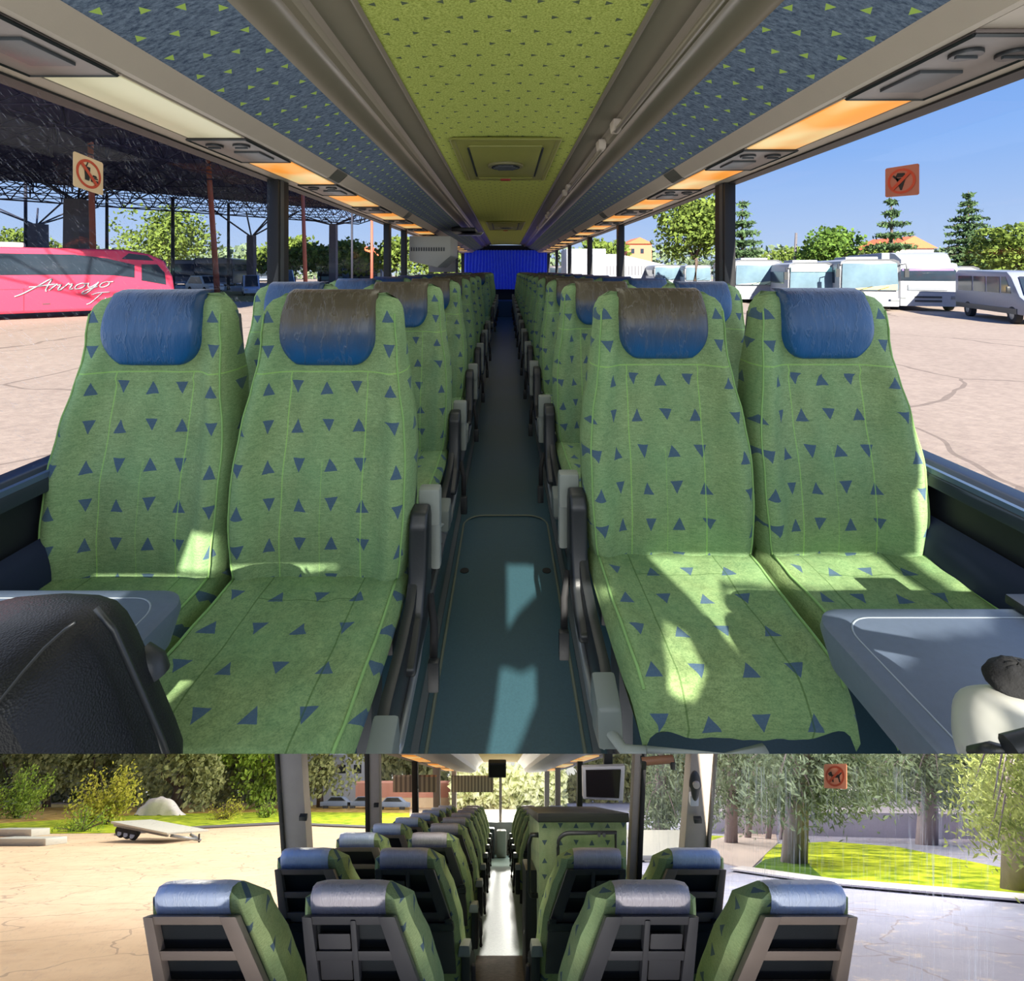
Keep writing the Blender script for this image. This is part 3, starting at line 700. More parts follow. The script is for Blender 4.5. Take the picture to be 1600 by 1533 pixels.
def broadleaf(name, label, loc, H, R, n=2600, leaf=.45, mat=None, trunk=True, group=None, cat='tree', seed=1, squash=.8, trunk_h=.3):
    random.seed(seed); o = thing(name, label, cat, loc, 0, group); m = MB(); blobs = []
    for k in range(22):
        a = random.uniform(0, 2 * PI); q = random.uniform(0, .62) * R; z = random.uniform(trunk_h + .12, .86) * H
        blobs.append((Vector((q * math.cos(a), q * math.sin(a), z)), random.uniform(.28, .5) * R * (1.15 - .5 * abs(z / H - .55))))
    for i in range(n):
        c, r = random.choice(blobs); d = Vector((random.gauss(0, 1), random.gauss(0, 1), random.gauss(0, 1))).normalized()
        rr = r * random.uniform(.72, 1.05); p = c + Vector((d.x * rr, d.y * rr, d.z * rr * squash))
        m.leaf(p, leaf * random.uniform(.6, 1.3), .7)
    m.build('foliage', mat or M['leafA'], o)
    if trunk:
        t = MB(); t.tube([(0, 0, -.1), (.05 * R, 0, H * .25), (-.03 * R, 0, H * .6)], .045 * R + .05, 8, 1, .02 * R)
        for k in range(4):
            a = k * 1.7; t.tube([(0, 0, H * .3), (.4 * R * math.cos(a), .4 * R * math.sin(a), H * .6)], .03 * R, 6, 1, .01)
        t.build('trunk', M['bark'], o, smooth=True)
    return o
def fir(name, label, loc, H, R, layers=16, leaf=.35, dens=26, mat=None, seed=3, group=None, cat='tree', bare=.08, droop=.35, up=0.0):
    random.seed(seed); o = thing(name, label, cat, loc, 0, group); m = MB(); t = MB()
    t.tube([(0, 0, -.1), (0, 0, H * .5), (0, 0, H)], R * .06 + .05, 8, 1, .02)
    for k in range(layers):
        f = k / (layers - 1); z = H * (bare + (1 - bare) * f * .96); L = R * (1 - f) ** .85 * random.uniform(.8, 1.1) + .12
        nb = max(5, int(9 * (1 - f) + 4)); a0 = random.uniform(0, 6)
        for j in range(nb):
            a = a0 + 2 * PI * j / nb + random.uniform(-.2, .2); l = L * random.uniform(.7, 1.1)
            d = Vector((math.cos(a), math.sin(a), 0)); tip = d * l + Vector((0, 0, z - l * droop + l * up))
            t.tube([(0, 0, z), tip], .02 + R * .008, 4, 1, .008)
            for q in range(int(dens * (l / R + .25))):
                s = random.uniform(.15, 1.02); w = leaf * (1.1 - s * .5)
                p = Vector((0, 0, z)).lerp(tip, s) + Vector((random.gauss(0, .35 * w), random.gauss(0, .35 * w), -abs(random.gauss(0, .35 * w))))
                m.leaf(p, w * random.uniform(.7, 1.4), .35)
    m.build('foliage', mat or M['leafB'], o); t.build('trunk', M['bark'], o); return o

# --- steel canopy on the left
CZ = 10.0 + CAMZ
cp = thing('steel_canopy', 'huge dark space-frame canopy roof over the left parking yard', 'canopy')
poly = [(-90, 8), (-15, 8), (-21, 80), (-25, 87), (-56, 56), (-110, 28)]
MB().prism([(x, y, CZ) for x, y in poly], (0, 0, .25)).build('roof_sheet', plain('dark_blue_roof_underside', rgb(28, 32, 78), .95, var=.25, scale=.4), cp)
tb = MB()
def inside(x, y):
    c = False; n_ = len(poly)
    for i in range(n_):
        x1, y1 = poly[i]; x2, y2 = poly[(i + 1) % n_]
        if (y1 > y) != (y2 > y) and x < (x2 - x1) * (y - y1) / (y2 - y1) + x1: c = not c
    return c
st = 4.0; bz, tz = CZ - 2.2, CZ - .1
for i in range(-24, -3):
    for j in range(2, 23):
        x, y = i * st, j * st
        if not inside(x, y): continue
        b = Vector((x, y, bz))
        for dx, dy in ((st, 0), (0, st)):
            if inside(x + dx, y + dy): tb.tube([b, (x + dx, y + dy, bz)], .05, 4)
        for dx, dy in ((-.5, -.5), (.5, -.5), (-.5, .5), (.5, .5)): tb.tube([b, (x + dx * st, y + dy * st, tz)], .045, 4)
r_ = tb.build('space_frame', plain('navy_space_frame', rgb(26, 30, 62), .9), cp)
for (x1, y1), (x2, y2) in (((-110, 28), (-56, 56)), ((-56, 56), (-25, 87)), ((-25, 87), (-21, 80))):
    b = MB(); b.tube([(x1, y1, bz), (x2, y2, bz)], .09, 5); L = math.hypot(x2 - x1, y2 - y1); k = int(L / 2.5)
    b.tube([(x1, y1, CZ), (x2, y2, CZ)], .10, 5)
    for q in range(k):
        f0, f1, f2 = q / k, (q + .5) / k, (q + 1) / k
        p = lambda f, z: Vector((x1 + (x2 - x1) * f, y1 + (y2 - y1) * f, z))
        b.tube([p(f0, CZ), p(f1, bz)], .06, 4); b.tube([p(f1, bz), p(f2, CZ)], .06, 4)
    b.build('edge_truss', M['steel'], cp)
for i, (px, D, w) in enumerate([(57, 62, 22), (122, 46, 27), (393, 66, 11), (521, 74, 11)]):
    x = (px - 790) / F * D
    o = thing('canopy_column', ['short far concrete canopy column with spread steel struts, far left', 'broadest concrete canopy column rising behind the red coach', 'slim canopy column behind the parked cars with fan struts', 'slim canopy column right of the first dark window post'][i], 'column', (x, D, GZ), 0, 'canopy columns')
    wd = w / F * D; top = CAMZ + (422 - [350, 312, 368, 350][i]) / F * D - GZ
    MB().box((0, 0, top / 2), (wd, wd, top), taper=.92).build('pillar', M['concrete'], o)
    b = MB(); H = CZ - GZ - (2.2 if D > 50 else 1.0)
    for dx, dy in ((-6, -3), (6, -3), (-3, 4), (3, 4), (-8, 2), (8, 2)): b.tube([(0, 0, top - .2), (dx * (.7 if i else .8), dy * .7, H)], .10, 5)
    b.build('struts', M['steel'], o)
for i, (px, pt, D, w, mt) in enumerate([(147, 162, 40, 9, 'rust'), (340, 238, 46, 9, 'rust'), (478, 295, 46, 7, 'rust'), (581, 335, 58, 5, 'rust'), (40, 280, 60, 5, 'steel'), (167, 300, 50, 5, 'steel'), (270, 308, 60, 6, 'steel'), (357, 318, 60, 5, 'steel'), (550, 325, 60, 4, 'steel')]):
    x = (px - 790) / F * D; H = CAMZ + (422 - pt) / F * D - GZ; wd = w / F * D / 2
    d = ['rust-red pole rising behind the red coach', 'rust-red pole leaning beside the silver car', 'rust-red pole right of the first window post', 'thin rust-red pole furthest right', 'dark thin pole at the far left edge', 'dark thin pole just right of the broad concrete column', 'dark thin pole in front of the green tree', 'dark thin pole between the two cars', 'dark thin pole right of the slim column'][i]
    tag(MB().tube([(x, D, GZ), (x - [.35, .9, .3, 0, 0, 0, 0, 0, 0][i], D, GZ + H)], wd, 8, 1, wd * .8).build('yard_pole', M[mt], smooth=True), d, 'pole')

# --- vehicles.  local frame: front faces -Y, origin on the ground under the front
def wheel(parent, x, y, r, w=.28):
    t = MB().cyl((x - w / 2, y, r), (x + w / 2, y, r), r, 20).build('wheel', M['tyre'], parent, bevel=.03)
    MB().cyl((x - w / 2 - .01, y, r), (x + w / 2 + .01, y, r), r * .5, 14).build('rim', M['alu'], t, bevel=.02)
def front_bus(name, label, loc, rz, W, H, L, ws=(0.40, .86), band=None, cat='bus', hump=True, body='white', low=None, group=None):
    o = thing(name, label, cat, loc, rz, group)
    L_ = []
    for y, i_, dz in ((.12, .12, .1), (.0, .03, .0), (.12, 0, 0), (L - .1, 0, 0), (L, .1, .08)):
        w = W / 2 - i_; t = H - dz
        L_.append([Vector(v) for v in ((-w, y, .32), (w, y, .32), (w, y, t - .45), (w - .08, y, t - .12), (w - .35, y, t), (-w + .35, y, t), (-w + .08, y, t - .12), (-w, y, t - .45))])
    MB().loft(L_).build('body', M[body], o, smooth='a')
    z0, z1 = H * ws[0], H * ws[1]
    w = W / 2 - .16
    s_ = MB(); s_.prism([(-w, -.03, z0), (w, -.03, z0), (w + .02, -.03, z0 + .2), (w - .03, .02, z1), (-w + .03, .02, z1), (-w - .02, -.03, z0 + .2)], (0, .06, 0)); g_ = s_.build('windshield', M['frontglass'] if body == 'white' else M['winglass'], o, bevel=.02)
    if band:
        MB().box((0, -.045, z1 - H * .055), (2 * w - .06, .02, H * .10)).build('sun_band', band, g_)
    if low: MB().prism([(-w + .05, -.045, z0 + .04), (w - .05, -.045, z0 + .04), (w - .05, -.045, z0 + H * .12), (0, -.045, z0 + H * .06)], (0, .01, 0)).build('sun_shade', low, g_)  # a real shade, except on the pale green bus: a painted reflection
    for s in (-1, 1):
        MB().box((s * (W / 2 - .32), -.02, H * .22), (.42, .08, .20)).build('headlight', M['alu'], o, bevel=.04)
        b = MB(); b.tube([(s * (W / 2 - .1), .0, z1 - .1), (s * (W / 2 + .12), -.25, z1 - .05), (s * (W / 2 + .14), -.28, z1 - .3)], .03, 6); b.box((s * (W / 2 + .14), -.28, z1 - .55), (.20, .12, .48)); b.build('mirror', M['black'], o)
        MB().box((s * W / 2, L * .52, H * .66), (.04, L * .86, H * .26)).build('side_windows', M['winglass'], o)
        for y in (1.9, L - 2.2): wheel(o, s * (W / 2 - .16), y, .48)
    MB().box((0, -.02, .42), (W * .92, .10, .30)).build('bumper', M['far_white'], o, bevel=.05)
    b = MB(); b.tube([(-.5, -.06, z0 + .02), (.1, -.07, z0 + .22)], .015, 4); b.tube([(.4, -.06, z0 + .02), (.9, -.07, z0 + .20)], .015, 4); b.build('wipers', M['black'], o)
    MB().box((0, -.06, .62), (.5, .02, .11)).build('number_plate', M['offwhite'], o)
    if hump: MB().box((0, 2.4, H + .06), (W * .55, 2.2, .22)).build('roof_unit', M['far_white'], o, bevel=.06)
    return o
VY = 29.0
def vx(px, D): return (px - 790) / F * D
teal = plain('aqua_sun_band', rgb(150, 215, 205), .3); yel = plain('yellow_sun_shade', rgb(226, 190, 110), .6); gre = plain('pale_green_reflection', rgb(176, 200, 170), .3)  # the green is a windscreen reflection painted as a sheet
def place_front(name, label, pxl, pxr, ptop, pbot, rzf=-.5, **kw):
    D = 2.35 * F / (pbot - 422); cx = vx((pxl + pxr) / 2, D); W = (pxr - pxl) / F * D; H = (pbot - ptop) / F * D
    return front_bus(name, label, (cx, D, GZ), rzf * math.atan(cx / D), W * .97, H, 9.0, **kw)
place_front('parked_bus', 'white bus with pale green windscreen, just right of the near window post', 1148, 1222, 406, 474, low=gre, ws=(.42, .88))
place_front('parked_bus', 'small white bus with an aqua sun band across its windscreen', 1233, 1302, 410, 482, band=teal, ws=(.36, .90))
place_front('parked_bus', 'white bus with a yellow shade along the windscreen bottom, left of the truck', 1316, 1402, 405, 486, low=yel, ws=(.40, .92))
# truck
D = 2.35 * F / 64; cx = vx(1449, D)
tk = thing('parked_truck', 'white cab-over truck with grey grille and roof deflector, among the buses', 'truck', (cx, D, GZ), -.5 * math.atan(cx / D))
W, H = 3.05, 3.35
MB().loft([[Vector(v) for v in ((-w, y, .75), (w, y, .75), (w, y, 2.2), (w - .12, y, t), (-w + .12, y, t), (-w, y, 2.2))] for y, w, t in ((.0, W / 2 - .10, 2.55), (.12, W / 2, 2.72), (1.9, W / 2, 2.9))]).build('cab', M['white'], tk, smooth='a')
MB().prism([(-W / 2 + .22, -.02, 1.72), (W / 2 - .22, -.02, 1.72), (W / 2 - .18, -.02, 2.30), (W / 2 - .3, -.02, 2.44), (-W / 2 + .3, -.02, 2.44), (-W / 2 + .18, -.02, 2.30)], (0, .10, 0)).build('windshield', M['winglass'], tk, bevel=.02)
MB().box((0, -.03, 2.36), (W * .80, .03, .10)).build('purple_band', plain('purple_band', rgb(120, 96, 160), .5), tk)
g_ = MB().box((0, -.03, 1.34), (W * .62, .06, .34)).build('grille', plain('grille_grey', rgb(120, 126, 134), .5), tk, bevel=.03)
for k in range(4): MB().box((0, -.065, 1.22 + k * .08), (W * .58, .02, .025)).build('grille_slat', M['white'], g_)
MB().loft([[Vector(v) for v in ((-w, y, .28), (w, y, .28), (w, y, 1.06), (-w, y, 1.06))] for y, w in ((-.12, W / 2 - .16), (.02, W / 2), (.5, W / 2))]).build('bumper', plain('silver_bumper', rgb(170, 172, 176), .4), tk, smooth='a')
for z in (.80, .58): MB().box((0, -.13, z), (W * .42, .04, .12)).build('intake', M['charcoal'], tk, bevel=.02)
for s in (-1, 1):
    MB().box((s * (W / 2 - .3), -.10, .78), (.36, .08, .20)).build('headlight', M['alu'], tk, bevel=.03)
    MB().box((s * (W / 2 + .14), -.05, 2.0), (.18, .12, .62)).build('mirror', M['white'], tk, bevel=.03)
    wheel(tk, s * (W / 2 - .2), .9, .50)
MB().loft([[Vector(v) for v in ((-w, y, z0), (w, y, z0), (w, y, z1), (-w, y, z1))] for y, w, z0, z1 in ((.25, W / 2 - .35, 2.7, 2.95), (.9, W / 2 - .25, 2.7, 3.3), (1.6, W / 2 - .2, 2.7, 3.4))]).build('roof_deflector', M['white'], tk, smooth='a')
MB().box((0, 6.0, 2.05), (W * 1.0, 7.4, 2.75)).build('box_body', M['far_white'], tk, bevel=.05)
MB().box((0, 6.0, .75), (W * .5, 7.0, .3)).build('chassis', M['black'], tk)
for s in (-1, 1): wheel(tk, s * (W / 2 - .2), 8, .5)
# minibus: three quarter view, at the right edge
mb = thing('minibus', 'silver-grey minibus parked at the right edge facing right', 'minibus', (22.7, 21.2, GZ), math.radians(-21))
LL = [(-.1, .42), (-.16, 1.0), (.35, 1.22), (1.0, 2.05), (1.35, 2.28), (6.0, 2.36), (6.3, 2.2), (6.3, .42)]
MB().prism([(-.95, y, z) for y, z in LL], (1.9, 0, 0)).build('body', plain('silver_paint', rgb(128, 134, 146), .4), mb, bevel=.08)
for s in (-1, 1):
    for a, b in ((1.0, 1.75), (1.9, 3.0), (3.15, 4.3), (4.45, 5.9)): MB().prism([(s * .955, a if a > 1.2 else .95, 1.32), (s * .955, b, 1.32), (s * .955, b, 2.05), (s * .955, a + (.4 if a < 1.2 else 0), 2.05)], (s * .01, 0, 0)).build('side_window', M['winglass'], mb)
    MB().box((s * .965, 3.3, .55), (.03, 5.6, .24)).build('sill_trim', M['charcoal'], mb)
    for y in (.9, 4.9): wheel(mb, s * .84, y, .38, .24)
    MB().box((s * 1.1, .85, 1.5), (.14, .10, .26)).build('mirror', M['black'], mb, bevel=.03)
MB().prism([(-.78, .36, 1.26), (.78, .36, 1.26), (.70, .97, 2.04), (-.70, .97, 2.04)], (0, -.03, .03)).build('windshield', M['winglass'], mb)
MB().box((0, -.14, .9), (1.3, .04, .18)).build('grille', M['charcoal'], mb, bevel=.02)
# buses further off, right side of the aisle view
for i, (a, b, t_, bt, lb) in enumerate([(845, 886, 415, 444, 'dark coach far off beyond the rear right windows'), (1022, 1066, 414, 452, 'small greenish-white bus far off beside the white shed'), (1070, 1112, 414, 454, 'grey-white bus far off left of the near window post'), (976, 1016, 418, 446, 'pale car-sized van far off before the white shed')]):
    place_front('distant_bus', lb, a, b, t_, bt, ws=(.4, .9), hump=False, body='white' if i else 'concrete', group='far parked buses on the right')
place_front('distant_van', 'white van partly hidden between truck and minibus', 1496, 1530, 416, 480, ws=(.5, .85), hump=False, cat='van')
o = thing('white_trailer', 'white box lorry trailer seen through the rear right windows', 'trailer', (vx(912, 62), 60, GZ))
MB().box((0, 3, 3.0), (4.6, 6, 3.7)).build('box_body', M['far_white'], o, bevel=.05)
for s in (-1, 1): wheel(o, s * 1.6, 1, .6)
MB().box((0, 2, .9), (2.5, 5, .4)).build('chassis', M['black'], o)
o = thing('shed', 'long white metal shed with ribbed roof beyond the right-hand windows', 'shed', (vx(978, 72), 72, GZ))
MB().prism([(-5.5, 0, 0), (6, 0, 0), (6, 0, 3.0), (-1.0, 0, 4.6), (-5.5, 0, 4.6)], (0, 8, 0)).build('walls', M['far_white'], o)
b = MB()
for k in range(26): b.box((-5.3 + k * .44, -.05, 2.3), (.07, .06, 1.3))
b.build('wall_ribs', M['concrete'], o)

# houses
def house(label, px0, px1, pe, pr, D, wall, group=None, windows=((.25, .5), (.6, .5))):
    x0, x1 = vx(px0, D), vx(px1, D); o = thing('house', label, 'house', ((x0 + x1) / 2, D, GZ)); w = x1 - x0
    he = CAMZ + (422 - pe) / F * D - GZ; hr = CAMZ + (422 - pr) / F * D - GZ
    MB().box((0, 4, he / 2), (w * .92, 8, he)).build('walls', wall, o)
    m = MB(); m.prism([(-w / 2, -.5, he), (w / 2, -.5, he), (0, -.5, hr)], (0, 9, 0)) if hr > 0 else 0
    m.build('roof', M['roof_tile'], o)
    for fx, fz in windows: 
        p = MB().box(((fx - .5) * w, -.04, he * .8), (w * .12, .1, he * .13)).build('window', M['winglass'], o)
    return o
house('orange brick house with gabled roof seen past the right window posts', 978, 1020, 381, 371, 120, M['brick'])
house('pitched orange tiled roof behind the tall fir above the truck', 1388, 1462, 388, 369, 80, M['cream'])
house('orange roof behind the slim column, left side', 400, 434, 403, 392, 110, M['cream'])
house('orange tiled roof between thin poles on the left', 536, 600, 400, 384, 100, M['cream'])
for i, (px, pt, w) in enumerate([(1190, 398, 26), (1222, 394, 18), (1152, 402, 30)]):
    o = thing('distant_building', ['pale distant apartment block over the small white bus', 'narrow pale distant block by the utility pole', 'low pale distant block over the leftmost white bus'][i], 'building', (vx(px, 160), 160, GZ))
    H = CAMZ + (422 - pt) / F * 160 - GZ
    MB().box((0, 3, H / 2), (w / F * 160, 6, H)).build('walls', M['cream'], o)
    for k in range(4): MB().box(((k - 1.5) * w / F * 36, -.05, H * .9), (w / F * 16, .1, .7)).build('window', M['winglass'], o)
tag(MB().tube([(vx(1240, 60), 60, GZ), (vx(1244, 60), 60, CAMZ + (422 - 364) / F * 60)], .2, 8, 1, .14).build('utility_pole', M['concrete'], smooth=True), 'grey concrete utility pole behind the small white bus', 'pole')
def tree_at(fn, label, px, ptop, hw, D, pb=430, **kw):
    H = (pb - ptop) / F * D + 1.0; z = CAMZ - (pb - 422) / F * D - 1.0
    return fn('fir_tree' if fn is fir else 'leafy_tree', label, (vx(px, D), D, z), H, hw / F * D, **kw)
tree_at(broadleaf, 'round green tree behind the red coach', 262, 330, 78, 98, n=4200, leaf=.75, seed=5)
tree_at(broadleaf, 'tall broad tree beyond the right windows, left of the near post', 1085, 304, 70, 48, n=5200, leaf=.45, seed=6)
tree_at(broadleaf, 'rounded dark green tree behind the white buses', 1302, 358, 62, 58, n=3600, leaf=.45, seed=7, mat=foliage('mid_leaves', (56, 88, 38), (120, 150, 62)))
tree_at(broadleaf, 'yellow-green tree at the far right edge behind the minibus', 1590, 350, 62, 46, n=3600, leaf=.42, seed=8)
tree_at(broadleaf, 'low green bush between fir and round tree', 1372, 376, 40, 62, n=1500, leaf=.45, seed=9)
tree_at(broadleaf, 'low green bushes filling the gap by the right fir', 1545, 385, 45, 60, n=1500, leaf=.45, seed=19)
tree_at(fir, 'tall fir with spread branches under the ice cream sticker', 1393, 308, 56, 52, layers=8, leaf=.7, dens=70, seed=3, droop=.02)
tree_at(fir, 'tall pointed fir tree between truck and minibus', 1513, 298, 66, 56, layers=13, leaf=.7, dens=70, seed=4, pb=438, droop=.14)
tree_at(fir, 'dark conifer just right of the near window post', 1160, 312, 50, 44, layers=9, leaf=.6, dens=60, seed=11, droop=.03)
for i, (px, pt, w, s) in enumerate([(30, 366, 60, 21), (460, 372, 45, 22), (500, 384, 40, 23), (560, 380, 50, 24), (618, 368, 40, 25), (690, 386, 60, 26), (420, 390, 40, 27), (945, 366, 40, 28), (1235, 400, 60, 30)]):
    lb = ['low hazy trees at the far left behind the coach', 'bushy trees just right of the first left window post', 'greyish bush row by the slim column', 'bushes below the orange roof on the left', 'dark cypress-like trees by the second left post', 'bushes seen through the rear left windows', 'hedge behind the blue-grey car', 'tree seen through the rear right windows', 'distant bushes by the utility pole'][i]
    tree_at(broadleaf, lb, px, pt, w, 90, n=1300, leaf=.9, seed=s)
hd = MB(); random.seed(40)
for i in range(9000):
    px = random.uniform(-300, 1900); D = 135; hh = 2.5 + 2.5 * noise.noise(Vector((px * .012, 0, 0))) ** 2 * 4 + 1.5
    hd.leaf((vx(px, D), D + random.uniform(-2, 2), GZ + random.uniform(0, hh + 4)), 2.0)
tag(hd.build('tree_line', foliage('hazy_far_leaves', (96, 116, 96), (140, 156, 118))), 'distant hazy band of trees along the horizon', 'tree line', kind='stuff')  # leaf colours greyed to paint in distance haze

# --- the red coach
rc = thing('red_coach', 'long pink-red coach with white script lettering parked on the left', 'coach', (-19.0, 29.0, GZ), math.atan2(-7.8, -9.0) )
# local X runs from the nose (0) back along the side; side seen by us faces local +Y... built in XZ
LN = 13.5
def side(x):  # roof height along the coach
    return 3.42 if x > 2.2 else 3.42 - (2.2 - x) ** 2 * .22
prof = [(0.0, .45), (-.05, 1.2), (.05, 2.0), (.45, 2.85), (1.1, 3.2), (2.2, 3.42), (LN, 3.42), (LN, .30), (.4, .30)]
MB().prism([(x, -1.25, z) for x, z in prof], (0, 2.5, 0)).build('body', M['red'], rc, bevel=.12, seg=3)
for s in (-1, 1):
    yy = s * 1.255
    MB().prism([(1.75, yy, 1.95), (2.6, yy, 2.08), (3.6, yy, 2.12), (LN - .1, yy, 2.12), (LN - .1, yy, 3.12), (4.2, yy, 3.12), (2.9, yy, 2.95), (1.75, yy, 2.62)], (0, s * .012, 0)).build('side_glazing', M['winglass'], rc)
    MB().prism([(.35, yy, 1.55), (1.45, yy, 1.80), (1.45, yy, 2.65), (.75, yy, 2.65), (.42, yy, 2.2)], (0, s * .012, 0)).build('cab_window', M['winglass'], rc)
    MB().prism([(.9, yy, 2.85), (2.3, yy, 2.92), (2.0, yy, 3.22), (1.2, yy, 3.12)], (0, s * .012, 0)).build('upper_glazing', M['winglass'], rc)
    b = MB()
    for x in (6.0, 8.6, 10.9): b.box((x, yy + s * .004, .95), (.03, .01, 1.1))
    b.box((8.0, yy + s * .004, 1.45), (8.0, .01, .02)); b.box((8.0, yy + s * .004, .42), (11.0, .01, .04))
    b.build('panel_gaps', plain('dark_pink_gap%d' % s, rgb(178, 40, 66), .6), rc)
    for x in (5.2, 7.3): MB().box((x, yy, .72), (.28, .02, .05)).build('hatch_handle', M['charcoal'], rc)
    for x in (2.6, 10.2): wheel_ = MB().cyl((x, yy - s * .2, .5), (x, yy + s * .02, .5), .5, 20).build('wheel', M['tyre'], rc, bevel=.03)
MB().prism([(-.06, -1.1, 1.3), (-.06, 1.1, 1.3), (.42, 1.05, 2.85), (.42, -1.05, 2.85)], (-.04, 0, .02)).build('windshield', M['winglass'], rc)
MB().box((7.4, 0, 3.55), (2.8, 1.6, .26)).build('roof_unit', M['offwhite'], rc, bevel=.08)
# handwritten lettering as ribbons
def script(strokes, x0, z0, sx, sz, slant, parent, name, yy, flip=1, r=.028):
    m = MB()
    for st_ in strokes:
        P_ = [Vector((a, b, 0)) for a, b in st_]; out = []
        for i in range(len(P_) - 1):
            p0, p1, p2, p3 = P_[max(i - 1, 0)], P_[i], P_[i + 1], P_[min(i + 2, len(P_) - 1)]
            for k in range(5):
                t = k / 5; out.append(.5 * ((2 * p1) + (p2 - p0) * t + (2 * p0 - 5 * p1 + 4 * p2 - p3) * t * t + (3 * p1 - p0 - 3 * p2 + p3) * t ** 3))
        out.append(P_[-1])
        m.tube([(x0 + flip * (q.x + q.y * slant) * sx, yy, z0 + q.y * sz + (q.x * .07 * sx)) for q in out], r, 6)
    return m.build(name, M['white'], parent, smooth=True)
def shift(st, dx): return [[(a + dx, b) for a, b in s] for s in st]
A_ = [[(-.35, -.25), (-.1, -.05), (.3, .5), (.62, .98), (.66, .6), (.7, .1), (.78, 0)], [(-.05, .42), (.3, .44), (.95, .52)]]
r1 = [[(0, .05), (.12, .4), (.16, .52), (.22, .42), (.34, .44), (.34, .2), (.36, .02), (.5, .05)]]
o1 = [[(.25, .45), (.08, .32), (.08, .08), (.25, 0), (.42, .14), (.40, .38), (.25, .45), (.42, .40), (.56, .42)]]
y1 = [[(0, .42), (.06, .15), (.2, .08), (.36, .3), (.42, .45), (.34, .0), (.16, -.42), (-.02, -.38), (.1, -.15), (.5, .1)]]
T_ = [[(-.1, .82), (.2, .95), (.75, .95)], [(.38, .92), (.26, .5), (.1, .05), (-.05, -.05)]]
u1 = [[(0, .42), (.02, .12), (.16, 0), (.3, .18), (.36, .44), (.36, .08), (.5, .02)]]
word = A_ + shift(r1, .85) + shift(r1, 1.32) + shift(o1, 1.8) + shift(y1, 2.34) + shift(o1, 2.85)
word2 = T_ + shift(u1, .75) + shift(r1, 1.25) + shift(r1, 1.65)

script(word, 5.9, 1.28, .92, .62, .35, rc, 'lettering', 1.262, -1, .035)
script(word2, 3.65, .66, .80, .55, .35, rc, 'lettering', 1.262, -1, .03)
# parked cars and dark coaches on the left
def car(label, pxl, pxr, pt, pb, col, rz, estate=True):
    D = 2.35 * F / (pb - 422); o = thing('parked_car', label, 'car', (vx((pxl + pxr) / 2, D), D, GZ), rz)
    k = (pxr - pxl) / F * D / 4.6 * 1.02
    H = (pb - pt) / F * D / k
    pr = [(-2.25, .3), (-2.3, .7), (-2.1, .95), (-1.2, 1.0), (-.5, H), (1.3 if estate else .7, H), (2.1 if estate else 1.5, 1.02), (2.3, .95), (2.3, .35)]
    MB().prism([(x * k, -.85 * k, z * k) for x, z in pr], (0, 1.7 * k, 0)).build('body', col, o, bevel=.07 * k)
    for s in (-1, 1):
        MB().prism([(x * k, s * .86 * k, z * k) for x, z in ((-1.05, 1.0), (-.45, H - .08), (1.2 if estate else .6, H - .08), (1.8 if estate else 1.3, 1.0))], (0, s * .01, 0)).build('side_window', M['winglass'], o)
        for x in (-1.4, 1.4): MB().cyl((x * k, s * .70 * k, .33 * k), (x * k, s * .88 * k, .33 * k), .33 * k, 16).build('wheel', M['tyre'], o, bevel=.02)
    MB().prism([(-1.2 * k, -.7 * k, 1.03 * k), (-1.2 * k, .7 * k, 1.03 * k), (-.55 * k, .62 * k, (H - .05) * k), (-.55 * k, -.62 * k, (H - .05) * k)], (-.02, 0, .02)).build('windshield', M['winglass'], o)
    for s in (-1, 1): MB().box((-2.28 * k, s * .6 * k, .72 * k), (.08, .35 * k, .16 * k)).build('headlight', M['white'], o, bevel=.01)
    return o
car('silver estate car parked between red coach and rust-red pole', 288, 352, 431, 457, plain('silver_car_paint', rgb(206, 212, 214), .35), math.radians(150))
car('blue-grey hatchback parked right of the leaning rust-red pole', 362, 422, 430, 461, plain('blue_grey_car_paint', rgb(150, 172, 200), .35), math.radians(120), False)
car('light blue estate car partly hidden by the first left window post', 424, 470, 422, 452, plain('light_blue_paint', rgb(160, 182, 206), .35), math.radians(140))
dk = plain('dark_coach_paint', rgb(66, 76, 92), .3); M['dkcoach'] = dk; M['ltcoach'] = plain('teal_coach_paint', rgb(150, 190, 200), .4)
place_front('dark_coach', 'dark blue coach front right behind the silver car', 305, 362, 403, 447, body='dkcoach', hump=False, ws=(.3, .8), cat='coach')
place_front('dark_coach', 'dark coach between red coach nose and the other dark coach', 268, 306, 406, 446, body='dkcoach', hump=False, ws=(.35, .85), cat='coach')
place_front('dark_coach', 'dark coach behind the blue-grey hatchback', 376, 430, 409, 440, body='dkcoach', hump=False, ws=(.3, .85), cat='coach')
place_front('teal_coach', 'small teal coach right of the first left window post', 496, 536, 413, 442, body='ltcoach', hump=False, ws=(.35, .85), cat='coach')
place_front('teal_coach', 'grey-blue coach seen between the rear left window posts', 545, 590, 412, 442, body='dkcoach', hump=False, ws=(.35, .85), cat='coach')
